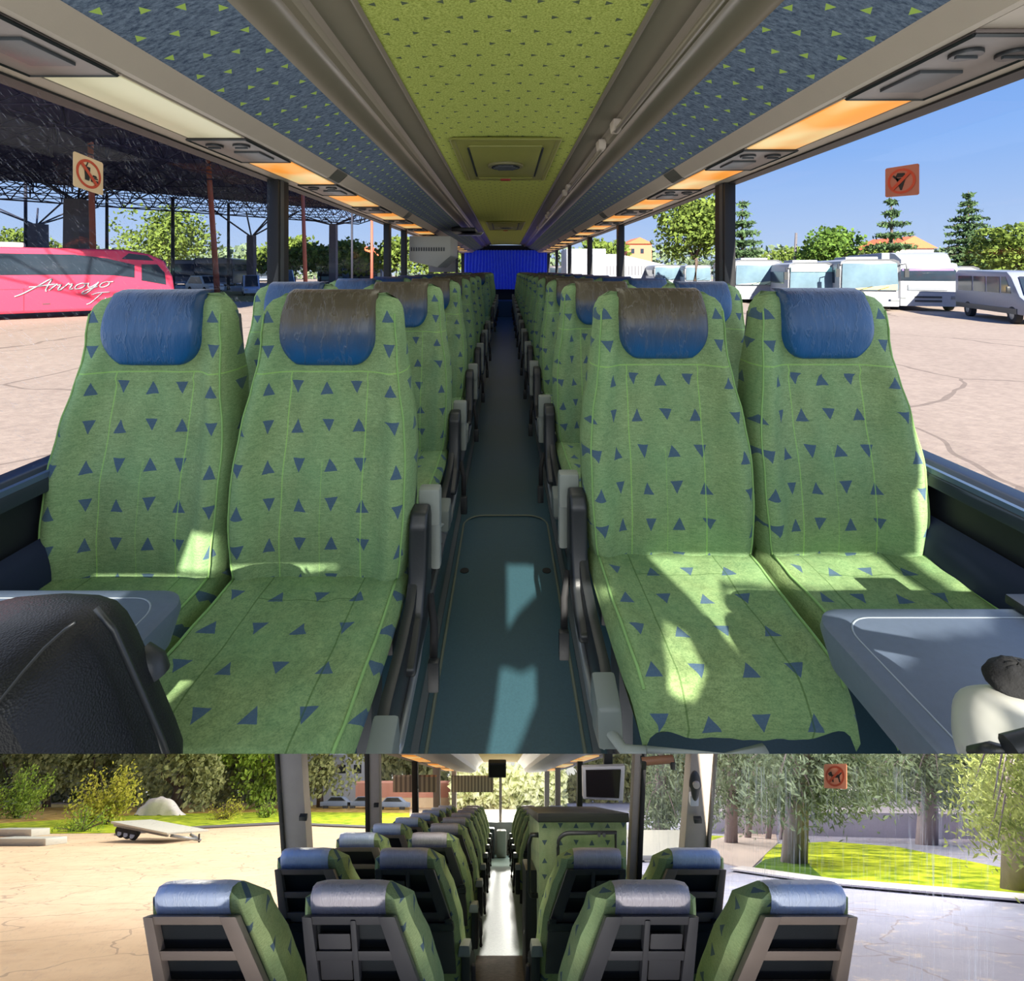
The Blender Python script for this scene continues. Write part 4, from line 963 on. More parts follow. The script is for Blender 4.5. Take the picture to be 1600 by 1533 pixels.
# ================================================================== SECOND COACH, lower picture, on its falling grade
H2 = -1.40             # its aisle floor below the eye line
def gv(x, y, z): return Vector((x, y, z - GRADE * y))     # local point of a thing standing on the grade
def gm(m):
    for i, v in enumerate(m.v): m.v[i] = gv(v.x, v.y, v.z)
    return m
M['cap_worn'] = leather('hazy_worn_leather_cap', (176, 168, 172), (116, 130, 168), 1.00, 1.07)  # real wear at the top, both tones paled to paint in haze
M['cap_blue'] = leather('hazy_blue_leather_cap', (196, 206, 226), (140, 164, 206), 1.00, 1.08)  # pale top paints in sheen, tones lifted for haze
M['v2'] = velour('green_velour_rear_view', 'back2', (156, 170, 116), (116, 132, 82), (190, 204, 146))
M['shell_l'] = plain('brown_grey_seat_shell', rgb(120, 106, 96), .45); M['shell_d'] = plain('dark_seat_shell', rgb(56, 54, 56), .45)
M['post2'] = plain('taupe_post_cover', rgb(164, 150, 138), .5); M['rack2'] = plain('pale_rack_panel', rgb(196, 192, 196), .45)
M['ceil2'] = plain('warm_cream_ceiling', rgb(226, 206, 140), .6, emit=rgb(226, 190, 110), es=.25)  # ceiling glows by itself to stand for warm light on it
M['floor2'] = plain('pale_aqua_speckled_floor', rgb(136, 164, 160), .55, var=.35, scale=50, spec=.2)
def seat2(kind, side):
    """seat seen from behind; a = direction of the aisle"""
    a = -side; o = thing('coach_seat', None, 'seat'); sh = M['shell_l'] if kind == 'window' else M['shell_d']
    XR = [(.30, .215), (.55, .222), (.75, .205), (.90, .170), (1.02, .125), (1.10, .110)]
    def rec(z): return (1.10 - z) * .22 - .02
    loops = []
    for k in range(19):
        z = .34 + (1.10 - .34) * k / 18; xr = interp(XR, z); xl = -.195 + (.0 if z < 1 else (z - 1) * .12)
        dz = 1.10 - z; r = .05; c = 0 if dz > r else r - math.sqrt(max(0, r * r - (r - dz) ** 2))
        y0 = rec(z) + c * .6; y1 = rec(z) + .17 - c * .8 - max(0, z - .95) * .15; xr -= c; xl += c
        lp = [(xl + .02, y0), (xr - .02, y0), (xr + .008, y0 + .03), (xr + .022, y1 - .04), (xr + .01, y1 - .01), (xr - .03, y1), (xl + .03, y1), (xl, y1 - .03), (xl, y0 + .03)]
        loops.append([gv(x * a, y, z) for x, y in lp])
    m = MB(); m.loft(loops); m.build('backrest', M['v2'], o, smooth='a')
    # leather cap over the top
    prof = [(1.012, -.012), (1.04, -.020), (1.075, -.016), (1.100, .006), (1.108, .04), (1.104, .085), (1.085, .120), (1.05, .135)]
    wl, wr = -.160, .070
    m = MB(); nx = 12
    def cap(u, v):
        i = v * (len(prof) - 1); k = min(int(i), len(prof) - 2); f = i - k
        z = prof[k][0] * (1 - f) + prof[k + 1][0] * f; y = prof[k][1] * (1 - f) + prof[k + 1][1] * f
        e = min(u, 1 - u); q = .012 * math.exp(-e * 18); x = wl + (wr - wl) * u
        return gv(x * a, y + q + rec(min(z, 1.1)) * .6, z - q * .6 + .003 * noise.noise(Vector((x * 30, z * 20, 2))))
    m.grid(cap, nx, 14); m.build('headrest_cap', M['cap_worn'] if kind == 'aisle' else M['cap_blue'], o, smooth=True)
    # moulded shell: dark liner and bars in front of it (towards us)
    def bar(p, q_, w0, w1=None, t=.03, name='shell_bar', off=-.03):
        pass
    def yb(z, o_): return rec(z) + o_
    def quadprism(pts, yo, th): # pts (x,z)
        m_ = MB(); n_ = len(pts)
        m_.v = [gv(x * a, yb(z, yo), z) for x, z in pts] + [gv(x * a, yb(z, yo + th), z) for x, z in pts]
        m_.f = [tuple(range(n_ - 1, -1, -1)), tuple(range(n_, 2 * n_))] + [(i, (i + 1) % n_, n_ + (i + 1) % n_, n_ + i) for i in range(n_)]
        return m_
    quadprism([(-.165, .745), (.178, .745), (.100, 1.005), (-.165, 1.005)], -.012, .02).build('pocket_liner', M['black'], o)
    bars = [[(-.172, .985), (.090, .985), (.100, 1.012), (-.172, 1.012)], [(-.170, .868), (.132, .868), (.122, .900), (-.170, .900)], [(-.168, .745), (.178, .745), (.165, .795), (-.168, .795)],
            [(-.175, .745), (-.135, .745), (-.145, 1.010), (-.175, 1.012)], [(.128, .745), (.186, .745), (.106, 1.012), (.055, 1.012)]]
    if kind == 'aisle': bars.append([(-.03, .78), (-.012, .78), (-.012, 1.0), (-.03, 1.0)])
    s_ = MB()
    for qi, q_ in enumerate(bars):
        b_ = quadprism(q_, -.042 - (.004 if qi > 2 else 0), .032); s_.add(b_.v, b_.f)
    s_.build('back_shell', sh, o, bevel=.004)
    if kind == 'aisle': quadprism([(-.135, .80), (-.035, .80), (-.035, .955), (-.135, .955)], -.036, .02).build('storage_lid', M['shell_d'], o, bevel=.005)
    quadprism([(-.172, .700), (.196, .700), (.192, .742), (-.172, .742)], -.055, .05).build('folded_tray', M['black'], o, bevel=.006)
    quadprism([(-.165, .46), (.200, .46), (.190, .690), (-.165, .690)], -.020, .02).build('lower_panel', M['shell_d'], o, bevel=.006)
    for x in (-.14, .17): quadprism([(x - .018, .735), (x + .018, .735), (x + .018, .765), (x - .018, .765)], -.06, .03).build('latch', M['black'], o, bevel=.005)
    m = MB(); m.hexa([gv(x * a, y, z) for x, y, z in ((-.21, .20, .36), (.215, .20, .36), (.20, .66, .38), (-.20, .66, .38), (-.21, .20, .50), (.215, .20, .50), (.20, .66, .50), (-.20, .66, .50))]); m.build('seat_cushion', M['v2'], o, bevel=.03, seg=3)
    if kind == 'aisle':
        m = MB(); m.hexa([gv(x * a, y, z) for x, y, z in ((.225, .10, .30), (.27, .10, .30), (.27, .55, .30), (.225, .55, .30), (.225, .10, .60), (.27, .10, .60), (.27, .50, .45), (.225, .50, .45))]); m.build('armrest', M['black'], o, bevel=.012)
        m = MB(); m.hexa([gv(x * a, y, z) for x, y, z in ((.21, .05, .56), (.275, .05, .56), (.275, .20, .56), (.21, .20, .56), (.22, .05, .62), (.27, .05, .62), (.27, .18, .62), (.22, .18, .62))]); m.build('armrest_hinge', M['grey'], o, bevel=.01)
        m = MB(); m.tube([gv(.285 * a, .12, .50), gv(.29 * a, .10, .40), gv(.29 * a, .10, .33)], .012, 6); b_ = m.build('seat_belt', M['belt'], o, smooth=True)
        m = MB(); m.box(gv(.17 * a, .15, .17), (.04, .06, .34)); m.build('leg', M['charcoal'], o)
    return o
pr2 = {}
def D2(i): return 1.59 + .90 * i
for side, idx in ((-1, range(0, 9)), (1, [0, 1, 4, 5, 6, 7, 8])):
    for kind in ('aisle', 'window'):
        for n_, i in enumerate(idx):
            if (kind, side) in pr2: o = copy_tree(pr2[(kind, side)])
            else: o = pr2[(kind, side)] = seat2(kind, side)
            X = side * (.425 if kind == 'aisle' else .905)
            o.location = gl(X, D2(i), H2)
            tag(o, 'seat seen from behind with %s cap, %s, %s row %s of aisle' % ('worn grey-brown' if kind == 'aisle' else 'pale blue', 'on aisle' if kind == 'aisle' else 'by window', ORD[n_], 'right' if side > 0 else 'left'), 'seat', 'coach seats seen from behind in the lower coach')

def gbox(name, x0, x1, d0, d1, h0, h1, mat, parent=None, bevel=0.0, loc=None):
    """block whose long sides follow the grade"""
    c = [(x, d, h) for h in (h0, h1) for x, d in ((x0, d0), (x1, d0), (x1, d1), (x0, d1))]
    L = Vector((0, 0, 0)) if parent is None else parent.location
    return MB().hexa([gl(*v) - L for v in c]).build(name, mat, parent, bevel=bevel)
struct(gbox('floor', -1.22, 1.22, 1.0, 11.2, H2 - .05, H2, M['floor2']))
mt = NT('brown_speckled_mat'); mt.set(mt.mix(mt.noise(26, 5, mt.pos(), .8), rgb(40, 32, 30), rgb(150, 138, 130)), .9)
tag(gbox('entry_mat', -.20, .18, 3.2, 4.25, H2, H2 + .012, mt.m), 'brown speckled mat lying on the pale lower aisle floor', 'mat')
for s, sn in ((-1, 'left'), (1, 'right')):
    struct(gbox('wall_' + sn, s * 1.19, s * 1.25, 1.0, 11.2, H2, -.78, M['post2']))
    struct(gbox('window_sill_' + sn, s * 1.12, s * 1.26, 1.0, 11.2, -.80, -.76, M['charcoal'], bevel=.006))
    # racks and ceiling start where the upper floor already hides them
    def gs(name, prof, mat, d0=2.45, d1=11.0):
        m_ = MB(); k = len(prof); m_.add([gl(x, d0, h) for x, h in prof] + [gl(x, d1, h) for x, h in prof], [(i, i + 1, k + i + 1, k + i) for i in range(k - 1)])
        return struct(m_.build(name, mat))
    gs('trim_window_top_' + sn, [(s * 1.24, .37), (s * 1.12, .37), (s * 1.10, .38)], M['rubber'])
    gs('trim_service_' + sn, [(s * 1.11, .375), (s * .92, .36)], M['beige'])
    gs('luggage_rack_panel_' + sn, [(s * .92, .36), (s * .62, .33), (s * .52, .36), (s * .50, .42)], M['rack2'])
    gs('trim_ceiling_' + sn, [(s * .50, .42), (s * .42, .52), (s * .36, .56)], M['taupe'])
gs('ceiling', [(-.36, .56), (0, .58), (.36, .56)], M['ceil2'])
for i, (d0, d1) in enumerate([(5.6, 6.8), (7.6, 8.6), (9.3, 10.2)]):
    for s, sn in ((-1, 'left'), (1, 'right')):
        tag(gbox('strip_light', s * .93, s * 1.08, d0, d1, .350, .362, M['lamp_on']), 'amber strip light under %s rack of the lower coach, %s along' % (sn, ORD[i]), 'light', 'strip lights in the lower coach')
# window posts (outline in the picture plane at their distance)
def post(name, pts, D, mat, dep=.10, edge=None):
    vs = [Q(px, py, D) for px, py in pts]; zt = -.07
    back = [v + Vector((-.001, dep, -GRADE * dep)) for v in vs]
    return struct(MB().hexa([vs[0], vs[1], back[1], back[0], vs[3], vs[2], back[2], back[3]]).build(name, mat, bevel=.008))
def ptop(D): return 1232 - 800 * (-.08 - (CAMZ - GRADE * D)) / D   # picture height of the upper floor's underside
def vpost(name, xb0, xb1, yb, xt0, xt1, D, mat):
    yt = ptop(D); f = (yb - yt) / (yb - 1178)
    return post(name, [(xb0, yb), (xb1, yb), (xb1 + (xt1 - xb1) * f, yt), (xb0 + (xt0 - xb0) * f, yt)], D, mat)
vpost('window_post_11', 452, 487, 1440, 434, 471, 3.0, M['post2']); vpost('post_edge_11', 446, 452, 1440, 428, 434, 2.98, M['rubber'])
vpost('window_post_12', 577, 594, 1330, 576, 592, 4.7, M['post2']); vpost('post_edge_12', 571, 577, 1330, 569, 576, 4.68, M['rubber'])
vpost('window_post_13', 644, 653, 1300, 643, 652, 7.0, M['rubber']); vpost('window_post_14', 677, 688, 1300, 676, 687, 9.2, M['post2'])
vpost('window_post_15', 1062, 1098, 1420, 1080, 1117, 3.0, M['post2']); vpost('post_edge_15', 1098, 1104, 1420, 1117, 1122, 2.98, M['rubber'])
vpost('window_post_16', 980, 993, 1430, 992, 1005, 4.2, M['post2']); vpost('post_edge_16', 993, 1001, 1430, 1004, 1011, 4.18, M['rubber'])
vpost('window_post_17', 902, 910, 1300, 903, 911, 6.6, M['rubber']); vpost('window_post_18', 868, 876, 1300, 868, 876, 8.8, M['post2'])
for i, (px, py, D) in enumerate([(474, 1277, 2.97), (588, 1258, 4.66), (1090, 1281, 2.97)]):
    struct(MB().box(Q(px, py, D), (.045, .02, .025)).build('post_latch_%d' % (20 + i), M['black'], bevel=.003))
# glass
def pane(n_, s, d0, d1, mat): struct(MB().quad(gl(s * 1.215, d0, -.78), gl(s * 1.215, d1, -.78), gl(s * 1.215, d1, .38), gl(s * 1.215, d0, .38)).build('window_%d' % n_, mat))
def pane_near(n_, s, d0, d1, mat):
    # near panes rise to the upper coach's floor
    m_ = MB(); a, b = gl(s * 1.215, d0, -1.0), gl(s * 1.215, d1, -1.0); tz = lambda d: min(CAMZ - GRADE * d + .38, CAMZ - .97 * d)
    m_.quad(a, b, (b.x, b.y, tz(d1)), (a.x, a.y, tz(d0))); struct(m_.build('window_%d' % n_, mat))
pane_near(21, -1, 1.25, 2.95, M['glassL2']); pane(22, -1, 3.1, 4.6, M['glassL2']); pane(23, -1, 4.8, 11, M['glassL2'])
pane_near(24, 1, 1.25, 2.95, M['glassR2']); pane(25, 1, 3.1, 4.1, M['glassR2']); pane(26, 1, 4.3, 11, M['glassL2'])
struct(MB().quad(gl(-1.2, 11.1, -.75), gl(1.2, 11.1, -.75), gl(1.2, 11.1, .45), gl(-1.2, 11.1, .45)).build('window_27', M['glass']))
struct(gbox('wall_front_dash', -1.2, 1.2, 10.9, 11.1, H2, -.72, M['offwhite']))
for x, w in ((-1.0, .05), (.0, .03), (1.0, .05)): struct(gbox('windscreen_post_%d' % (x * 10 + 11), x - w, x + w, 11.0, 11.1, -.75, .45, M['post2']))
tag(gbox('driver_console', -.35, -.12, 10.2, 10.6, H2, -.80, M['charcoal'], bevel=.03), 'dark driver console at the far front end of the pale aisle', 'console')
tag(gbox('fare_cabinet', -.08, .12, 10.3, 10.7, H2, -.85, M['offwhite'], bevel=.03), 'pale cabinet at the far front end of the aisle', 'cabinet')
blind = NT('pleated_brown_blind'); wv = blind.math('SINE', blind.math('MULTIPLY', blind.n('ShaderNodeSeparateXYZ').outputs[0], 1)); 
sx = blind.n('ShaderNodeSeparateXYZ'); blind.l(blind.pos(), sx.inputs[0]); sn_ = blind.math('SINE', blind.math('MULTIPLY', sx.outputs[0], 90))
blind.set(blind.mix(blind.math('MULTIPLY_ADD', sn_, .5, .5), rgb(120, 104, 84), rgb(196, 176, 140)), .8)  # colour stripes paint the light and shade of pleats on a flat sheet
for i, (a, b, D) in enumerate([(705, 771, 10.8), (614, 682, 7.6)]):
    o = MB().prism([Q(a, 1214, D), Q(b, 1214, D), Q(b, 1238, D), Q(a, 1238, D)], (0, .03, 0)).build('sun_blind', blind.m)
    tag(o, ['pleated brown sun blind hanging in the far windscreen', 'brown pleated sun blind in the left side window'][i], 'blind')
# cabinet with fabric sides on the right
gc = thing('galley_cabinet', 'green patterned galley cabinet with dark rim right of the lower aisle', 'cabinet', gl(.25, 3.25, H2))
M['fab2'] = velour('pale_green_cabinet_fabric', 'cab', (184, 190, 146), (156, 164, 118), (208, 212, 172))
gbox('body', .245, .80, 3.25, 4.35, H2, -.20, M['fab2'], gc)
gbox('top_rim', .235, .81, 3.22, 4.38, -.215, -.155, M['shell_d'], gc, bevel=.008)
arc = [Q(872, 1400, 3.22), Q(872, 1325, 3.22)] + [Q(890 - 18 * math.cos(t), 1318 - 18 * math.sin(t) * .9, 3.22) for t in [PI / 2 * k / 6 for k in range(7)]] + [Q(962, 1301, 3.22), Q(962, 1400, 3.22)]
MB().tube([p - gc.location for p in arc], .010, 8).build('door_outline', M['shell_d'], gc, smooth=True)
for px in (936, 944): MB().cyl(Q(px, 1305, 3.235) - gc.location, Q(px, 1305, 3.20) - gc.location, .010, 12).build('lock', M['black'], gc)
gbox('side_unit', .17, .245, 3.45, 4.0, H2 + .02, -.55, M['black'], gc, bevel=.01)
hp = [gl(.245, 3.3, -.30), gl(.20, 3.3, -.30), gl(.185, 3.3, -.36), gl(.185, 3.32, -.66), gl(.20, 3.34, -.70), gl(.245, 3.35, -.70)]
MB().tube([p - gc.location for p in hp], .012, 8).build('handle', M['black'], gc, smooth=True)
tv = thing('television', 'flat television in pale silver frame hung above the galley cabinet', 'television', Q(942, 1225, 3.6))
def tvp(px, py, D=3.6): return Q(px, py, D) - tv.location
MB().prism([tvp(910, 1199), tvp(977, 1197), tvp(974, 1252), tvp(911, 1249)], (0, .05, -.03)).build('frame', M['rack2'], tv, bevel=.008)
MB().prism([tvp(915, 1203, 3.59), tvp(970, 1202, 3.59), tvp(967, 1246, 3.59), tvp(916, 1244, 3.59)], (0, -.006, 0)).build('screen', plain('dark_tv_screen', rgb(34, 30, 32), .2), tv)
MB().box((.05, .08, .16), (.06, .05, .20)).build('bracket', M['black'], tv)
mo = thing('small_monitor', 'small black ceiling monitor above the far end of the aisle', 'monitor', Q(777, 1201, 7.2))
MB().box((0, 0, 0), (.25, .06, .21)).build('casing', M['shell_d'], mo, bevel=.015); MB().box((0, -.034, 0), (.20, .004, .16)).build('screen', plain('monitor_glass', rgb(46, 44, 40), .25), mo)
hm = thing('intercom_handset', 'grey wall-mounted handset holder on the right window post', 'handset', Q(1084, 1232, 2.93))
MB().box((0, 0, -.06), (.05, .03, .06)).build('wall_plate', M['rack2'], hm, bevel=.008)
def hsp(u, v): th = u * 2 * PI; return Vector((.034 * math.cos(th) * math.sin(v * PI) * (1 if math.cos(v * PI) > 0 else .75), -.02 + .02 * math.sin(th) * math.sin(v * PI), .035 + .085 * math.cos(v * PI)))
m = MB(); m.grid(hsp, 20, 16); m.build('handset', M['shell_d'], hm, smooth=True)
MB().cyl((0, -.045, .06), (0, -.03, .06), .020, 16).build('ear_piece', M['beige'], hm, bevel=.004)
hr = thing('hand_rail', 'brown padded hand rail high beside the right door post', 'rail', Q(1030, 1188, 3.4))
MB().tube([Q(1003, 1190, 3.4) - hr.location, Q(1052, 1186, 3.4) - hr.location], .022, 10).build('grip', plain('brown_grip', rgb(122, 84, 62), .5), hr, smooth='a')
for px in (1005, 1050): MB().box(Q(px, 1192, 3.4) - hr.location, (.03, .05, .05)).build('bracket', M['black'], hr, bevel=.005)
sg = sticker('no_dogs_sign', 'orange no-dogs prohibition sticker high on the right window', 'sticker', Q(1305, 1213, 1.83) , (.125, .088), plain('orange_dog_sticker', rgb(226, 140, 104), .5), dog, 1, .05, GRADE)

# ---- yard of the second coach
H0 = -2.5
def qg(px, py, dh=0.0):
    D = -H0 * F / (py - 1232); return gl((px - 782) / F * D, D, H0 + dh)
t = NT('warm_and_cool_asphalt'); p = t.pos(); sx = t.n('ShaderNodeSeparateXYZ'); t.l(p, sx.inputs[0])
f = t.math('GREATER_THAN', sx.outputs[0], 1.0)
w = t.mix(t.noise(.8, 5, p), rgb(200, 172, 142), rgb(226, 204, 176)); w = t.mix(t.math('MULTIPLY', t.ramp(t.noise(3, 6, p), [(.5, (0, 0, 0, 1)), (.7, (1, 1, 1, 1))]), .35), w, rgb(180, 150, 130))
c = t.mix(t.noise(.9, 5, p), rgb(138, 142, 166), rgb(168, 170, 192)); c = t.mix(t.ramp(t.noise(1.6, 6, p, .8), [(.55, (0, 0, 0, 1)), (.66, (.6, .6, .6, 1))]), c, rgb(214, 200, 190))
v = t.n('ShaderNodeTexVoronoi', feature='DISTANCE_TO_EDGE'); v.inputs['Scale'].default_value = .45; nn = t.n('ShaderNodeTexNoise'); nn.inputs['Scale'].default_value = 1.1; t.l(p, nn.inputs[0])
ad = t.n('ShaderNodeVectorMath', operation='ADD'); t.l(p, ad.inputs[0]); t.l(nn.outputs['Color'], ad.inputs[1]); t.l(ad.outputs[0], v.inputs['Vector'])
c = t.mix(t.math('MULTIPLY', t.math('LESS_THAN', v.outputs['Distance'], .010), .45), t.mix(f, w, c), rgb(120, 105, 100))
t.set(c, .9, 0, .2); t.bump(t.noise(9, 5, p), .2, .03)
m = MB(); m.quad(gl(-160, 3.2, H0), gl(160, 3.2, H0), gl(160, 130, H0), gl(-160, 130, H0)); struct(m.build('ground', t.m))
def gp_(name, pts, mat, label, cat, dh=.03, kind=None):
    o_ = MB(); a = [qg(x, y, dh) for x, y in pts]; o_.prism(a, (0, 0, -.05)); return tag(o_.build(name, mat), label, cat, None, kind)
def grass(name, a, b):
    t = NT(name); p = t.pos(); t.set(t.mix(t.ramp(t.noise(1.3, 5, p), [(.38, (0, 0, 0, 1)), (.62, (1, 1, 1, 1))]), rgb(*a), rgb(*b)), .95, 0, .1); t.bump(t.noise(30, 4, p), .5, .05); return t.m
lawn = grass('sunlit_lawn', (112, 140, 26), (206, 220, 60)); lawn2 = grass('shaded_lawn', (62, 96, 34), (98, 130, 50)); mulch = grass('leaf_litter', (146, 116, 60), (214, 180, 104))  # lit and shaded grass are separate colours; the shade is painted
gp_('lawn', [(1180, 1366), (1300, 1380), (1450, 1394), (1640, 1408), (1640, 1372), (1500, 1344), (1400, 1324), (1300, 1316), (1215, 1320), (1196, 1336)], lawn, 'sunlit yellow-green lawn under the fir trees on the right', 'lawn')
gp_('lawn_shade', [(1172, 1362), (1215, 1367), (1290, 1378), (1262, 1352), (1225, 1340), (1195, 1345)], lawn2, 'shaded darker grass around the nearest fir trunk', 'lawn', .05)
gp_('lawn', [(1100, 1320), (1150, 1318), (1150, 1308), (1100, 1306)], lawn, 'small sunlit grass patch beside the right window post', 'lawn')
gp_('kerb', [(1140, 1362), (1160, 1358), (1300, 1378), (1640, 1406), (1640, 1416), (1300, 1386)], plain('pale_kerb_stone', rgb(200, 196, 200), .9), 'pale curving kerb edging the right lawn', 'kerb', .10)
gp_('paved_path', [(1110, 1345), (1172, 1360), (1215, 1318), (1212, 1303), (1150, 1303), (1110, 1315)], plain('pale_paving', rgb(190, 176, 172), .9), 'pale paved path between the right post and the lawn', 'path', .04)
gp_('paved_path', [(1480, 1318), (1640, 1352), (1640, 1312), (1500, 1306)], plain('grey_paving', rgb(170, 166, 184), .9), 'grey paved path behind the lawn at the far right', 'path', .04)
gp_('lawn', [(-60, 1306), (60, 1303), (190, 1302), (300, 1292), (440, 1286), (580, 1292), (640, 1290), (640, 1270), (440, 1268), (230, 1272), (-60, 1290)], lawn, 'sunlit lawn strip at the edge of the left yard', 'lawn')
gp_('leaf_litter', [(-60, 1291), (230, 1273), (440, 1269), (640, 1271), (640, 1256), (-60, 1257)], mulch, 'brown and yellow leaf litter under the left trees', 'ground', .04)
gp_('kerb', [(180, 1303), (300, 1293), (440, 1286), (580, 1292), (580, 1295), (440, 1289), (300, 1296), (180, 1306)], M['concrete'], 'thin grey kerb along the left lawn', 'kerb', .08)
# wall behind the right lawn
o = thing('garden_wall', 'low grey-white wall behind the right lawn', 'wall', qg(1330, 1312))
a, b = qg(1110, 1302), qg(1660, 1316)
MB().prism([a - o.location, b - o.location, b - o.location + Vector((0, 0, 1.25)), a - o.location + Vector((0, 0, 1.25))], (0, .3, 0)).build('lower_wall', plain('grey_wall_render', rgb(182, 178, 192), .9), o)
MB().prism([a - o.location + Vector((0, .3, 1.25)), b - o.location + Vector((0, .3, 1.25)), b - o.location + Vector((0, .3, 2.0)), a - o.location + Vector((0, .3, 2.0))], (0, .3, 0)).build('upper_wall', plain('white_wall_render', rgb(216, 214, 222), .9), o)
# firs on the right: bare leaning trunks with drooping sprays
M['fir2'] = foliage('grey_green_fir', (74, 88, 74), (150, 164, 134)); M['fir3'] = foliage('sunlit_fir', (96, 112, 58), (178, 186, 110)); M['bark2'] = plain('pale_grey_bark', rgb(142, 128, 132), .95, var=.25, scale=5, bump=.6)  # edge fir gets paler, yellower needles than the others
def spray_fir(label, px, pb, lean, D, tw, x0, x1, y0, y1, n_, mat, seed, leafs=.26):
    random.seed(seed); base = qg(px, pb); o = thing('fir_tree', label, 'tree', base); m = MB(); t = MB()
    top = Vector((lean, .5, 9.0)); t.tube([(0, 0, -.3), top * .3, top], tw, 12, 1, tw * .5); D = base.y
    for k in range(int(n_)):
        tx = random.uniform(x0, x1); ty = y0 + (y1 - y0) * random.random() ** .8
        ty = min(ty, y0 + (y1 - y0) * (1 - .45 * abs((tx - px) / (x1 - x0))))
        e = Q(tx, ty, D + random.uniform(-2.0, 2.0)) - base; s = top * min(.95, max(.28, (e.z + abs(e.x - top.x * .5) * .25) / 9.0)); e2 = e
        if k % 4 == 0: t.tube([s, s.lerp(e2, .55) + Vector((0, 0, .15)), e2], .035, 4, 1, .008)
        for q in range(95):
            f = random.uniform(.35, 1.05); p = s.lerp(e2, f); wd = .28
            p += Vector((random.gauss(0, wd), random.gauss(0, wd), -abs(random.gauss(0, .30)) + .1)); m.leaf(p, leafs * random.uniform(.5, 1.1), .28)
    m.build('foliage', mat, o); t.build('trunk', M['bark2'], o, smooth=True); return o
spray_fir('tall grey-trunked fir leaning over the right lawn, nearest trunk', 1240, 1350, .9, 17, .40, 1150, 1420, 1120, 1278, 120, M['fir2'], 51)
spray_fir('second grey-trunked fir further along the right lawn', 1448, 1320, .8, 22, .42, 1330, 1560, 1120, 1262, 110, M['fir2'], 52)
spray_fir('sunlit yellow-green fir at the right edge of the lower view', 1592, 1392, .5, 12, .34, 1500, 1760, 1150, 1318, 120, M['fir3'], 53, .20)
spray_fir('grey hazy fir just right of the right window post', 1142, 1318, .4, 22, .30, 1090, 1230, 1130, 1300, 70, M['fir2'], 54)
spray_fir('grey fir seen through the narrow door window', 1032, 1330, .2, 20, .3, 1000, 1075, 1130, 1310, 60, M['fir2'], 55)
for i, (px, pb, w) in enumerate([(1222, 1312, .16), (1200, 1312, .13), (1168, 1310, .16)]):
    b_ = qg(px, pb); tag(MB().tube([b_, b_ + Vector((.5, 0, 4.5))], w, 8, 1, w * .7).build('tree_trunk', M['bark2'], smooth=True), ['slim grey trunk left of the nearest fir trunk', 'slim grey trunk, middle of the three by the path', 'slim grey trunk nearest the right window post'][i], 'trunk')
b_ = qg(1028, 1345); o = thing('stone_bench', 'pale stone block bench seen through the door window', 'bench', b_)
MB().box((0, 0, .55), (2.0, .8, .18)).build('slab', M['offwhite'], o, bevel=.03)
for s in (-1, 1): MB().box((s * .7, 0, .23), (.3, .6, .46)).build('leg', M['concrete'], o)
# trees, bushes and things on the left
M['leafY'] = foliage('yellow_green_leaves', (128, 136, 40), (214, 206, 92), .35); M['leafG'] = foliage('fresh_green_leaves', (92, 128, 40), (176, 200, 84), .35)
M['leafD'] = foliage('olive_background_leaves', (106, 118, 74), (190, 192, 132), .3)
def bush(label, px, pb, H, R, mat, seed, n=2600, leaf=.22):
    random.seed(seed); base = qg(px, pb); o = thing('shrub', label, 'shrub', base); m = MB(); t = MB()
    for k in range(34):
        a = random.uniform(0, 2 * PI); q = random.random() ** .6; tip = Vector((R * q * math.cos(a), R * q * math.sin(a) * .7, H * random.uniform(.55, 1.05) * (1 - .25 * q)))
        t.tube([(0, 0, 0), tip * .4 + Vector((0, 0, .05 * H)), tip], .035, 4, 1, .008)
        for j in range(n // 34):
            f = random.uniform(.38, 1.08); p = tip * f + Vector((random.gauss(0, .10 * R), random.gauss(0, .10 * R), random.gauss(0, .06 * H))); m.leaf(p, leaf * random.uniform(.6, 1.3), .5)
    m.build('foliage', mat, o); t.build('branches', M['bark'], o); return o
bush('golden-tipped shrub standing in the lawn behind the flatbed trailer', 166, 1289, 3.3, 2.5, M['leafY'], 61)
bush('fresh green shrub at the far left edge of the yard', 28, 1279, 3.6, 3.0, M['leafG'], 62)
bush('low green shrubs in front of the golden shrub', 128, 1300, .75, 1.6, M['leafG'], 63, 900, .14)
bush('small round bush in the lawn left of the left post', 352, 1281, 1.0, 1.5, M['leafY'], 64, 900, .16)
bush('small bush right beside the left window post', 418, 1278, 1.4, 1.0, M['leafG'], 65, 700, .16)
def bigtree(label, px, pb, H, R, mat, seed, tw=.45, lean=0, n=3600, zc=.62):
    random.seed(seed); base = qg(px, pb); o = thing('background_tree', label, 'tree', base); m = MB(); t = MB()
    t.tube([(0, 0, -.3), (lean * .4, 0, H * .25), (lean, 0, H * .7)], tw, 10, 1, tw * .5)
    for k in range(5): a = k * 1.3; t.tube([(lean * .4, 0, H * .28), (lean * .6 + R * .5 * math.cos(a), R * .3 * math.sin(a), H * .6)], tw * .4, 6, 1, .05)
    bl = [(Vector((random.uniform(-R, R), random.uniform(-1.5, 1.5), random.uniform(H * .30, H))), random.uniform(.22, .4) * R) for k in range(20)]
    for k in range(n):
        c_, r = random.choice(bl); d = Vector((random.gauss(0, 1), random.gauss(0, 1), random.gauss(0, 1))).normalized() * r * random.uniform(.5, 1.1); m.leaf(c_ + d, random.uniform(.35, .8), .6)
    m.build('foliage', mat, o); t.build('trunk', M['bark'], o, smooth=True); return o
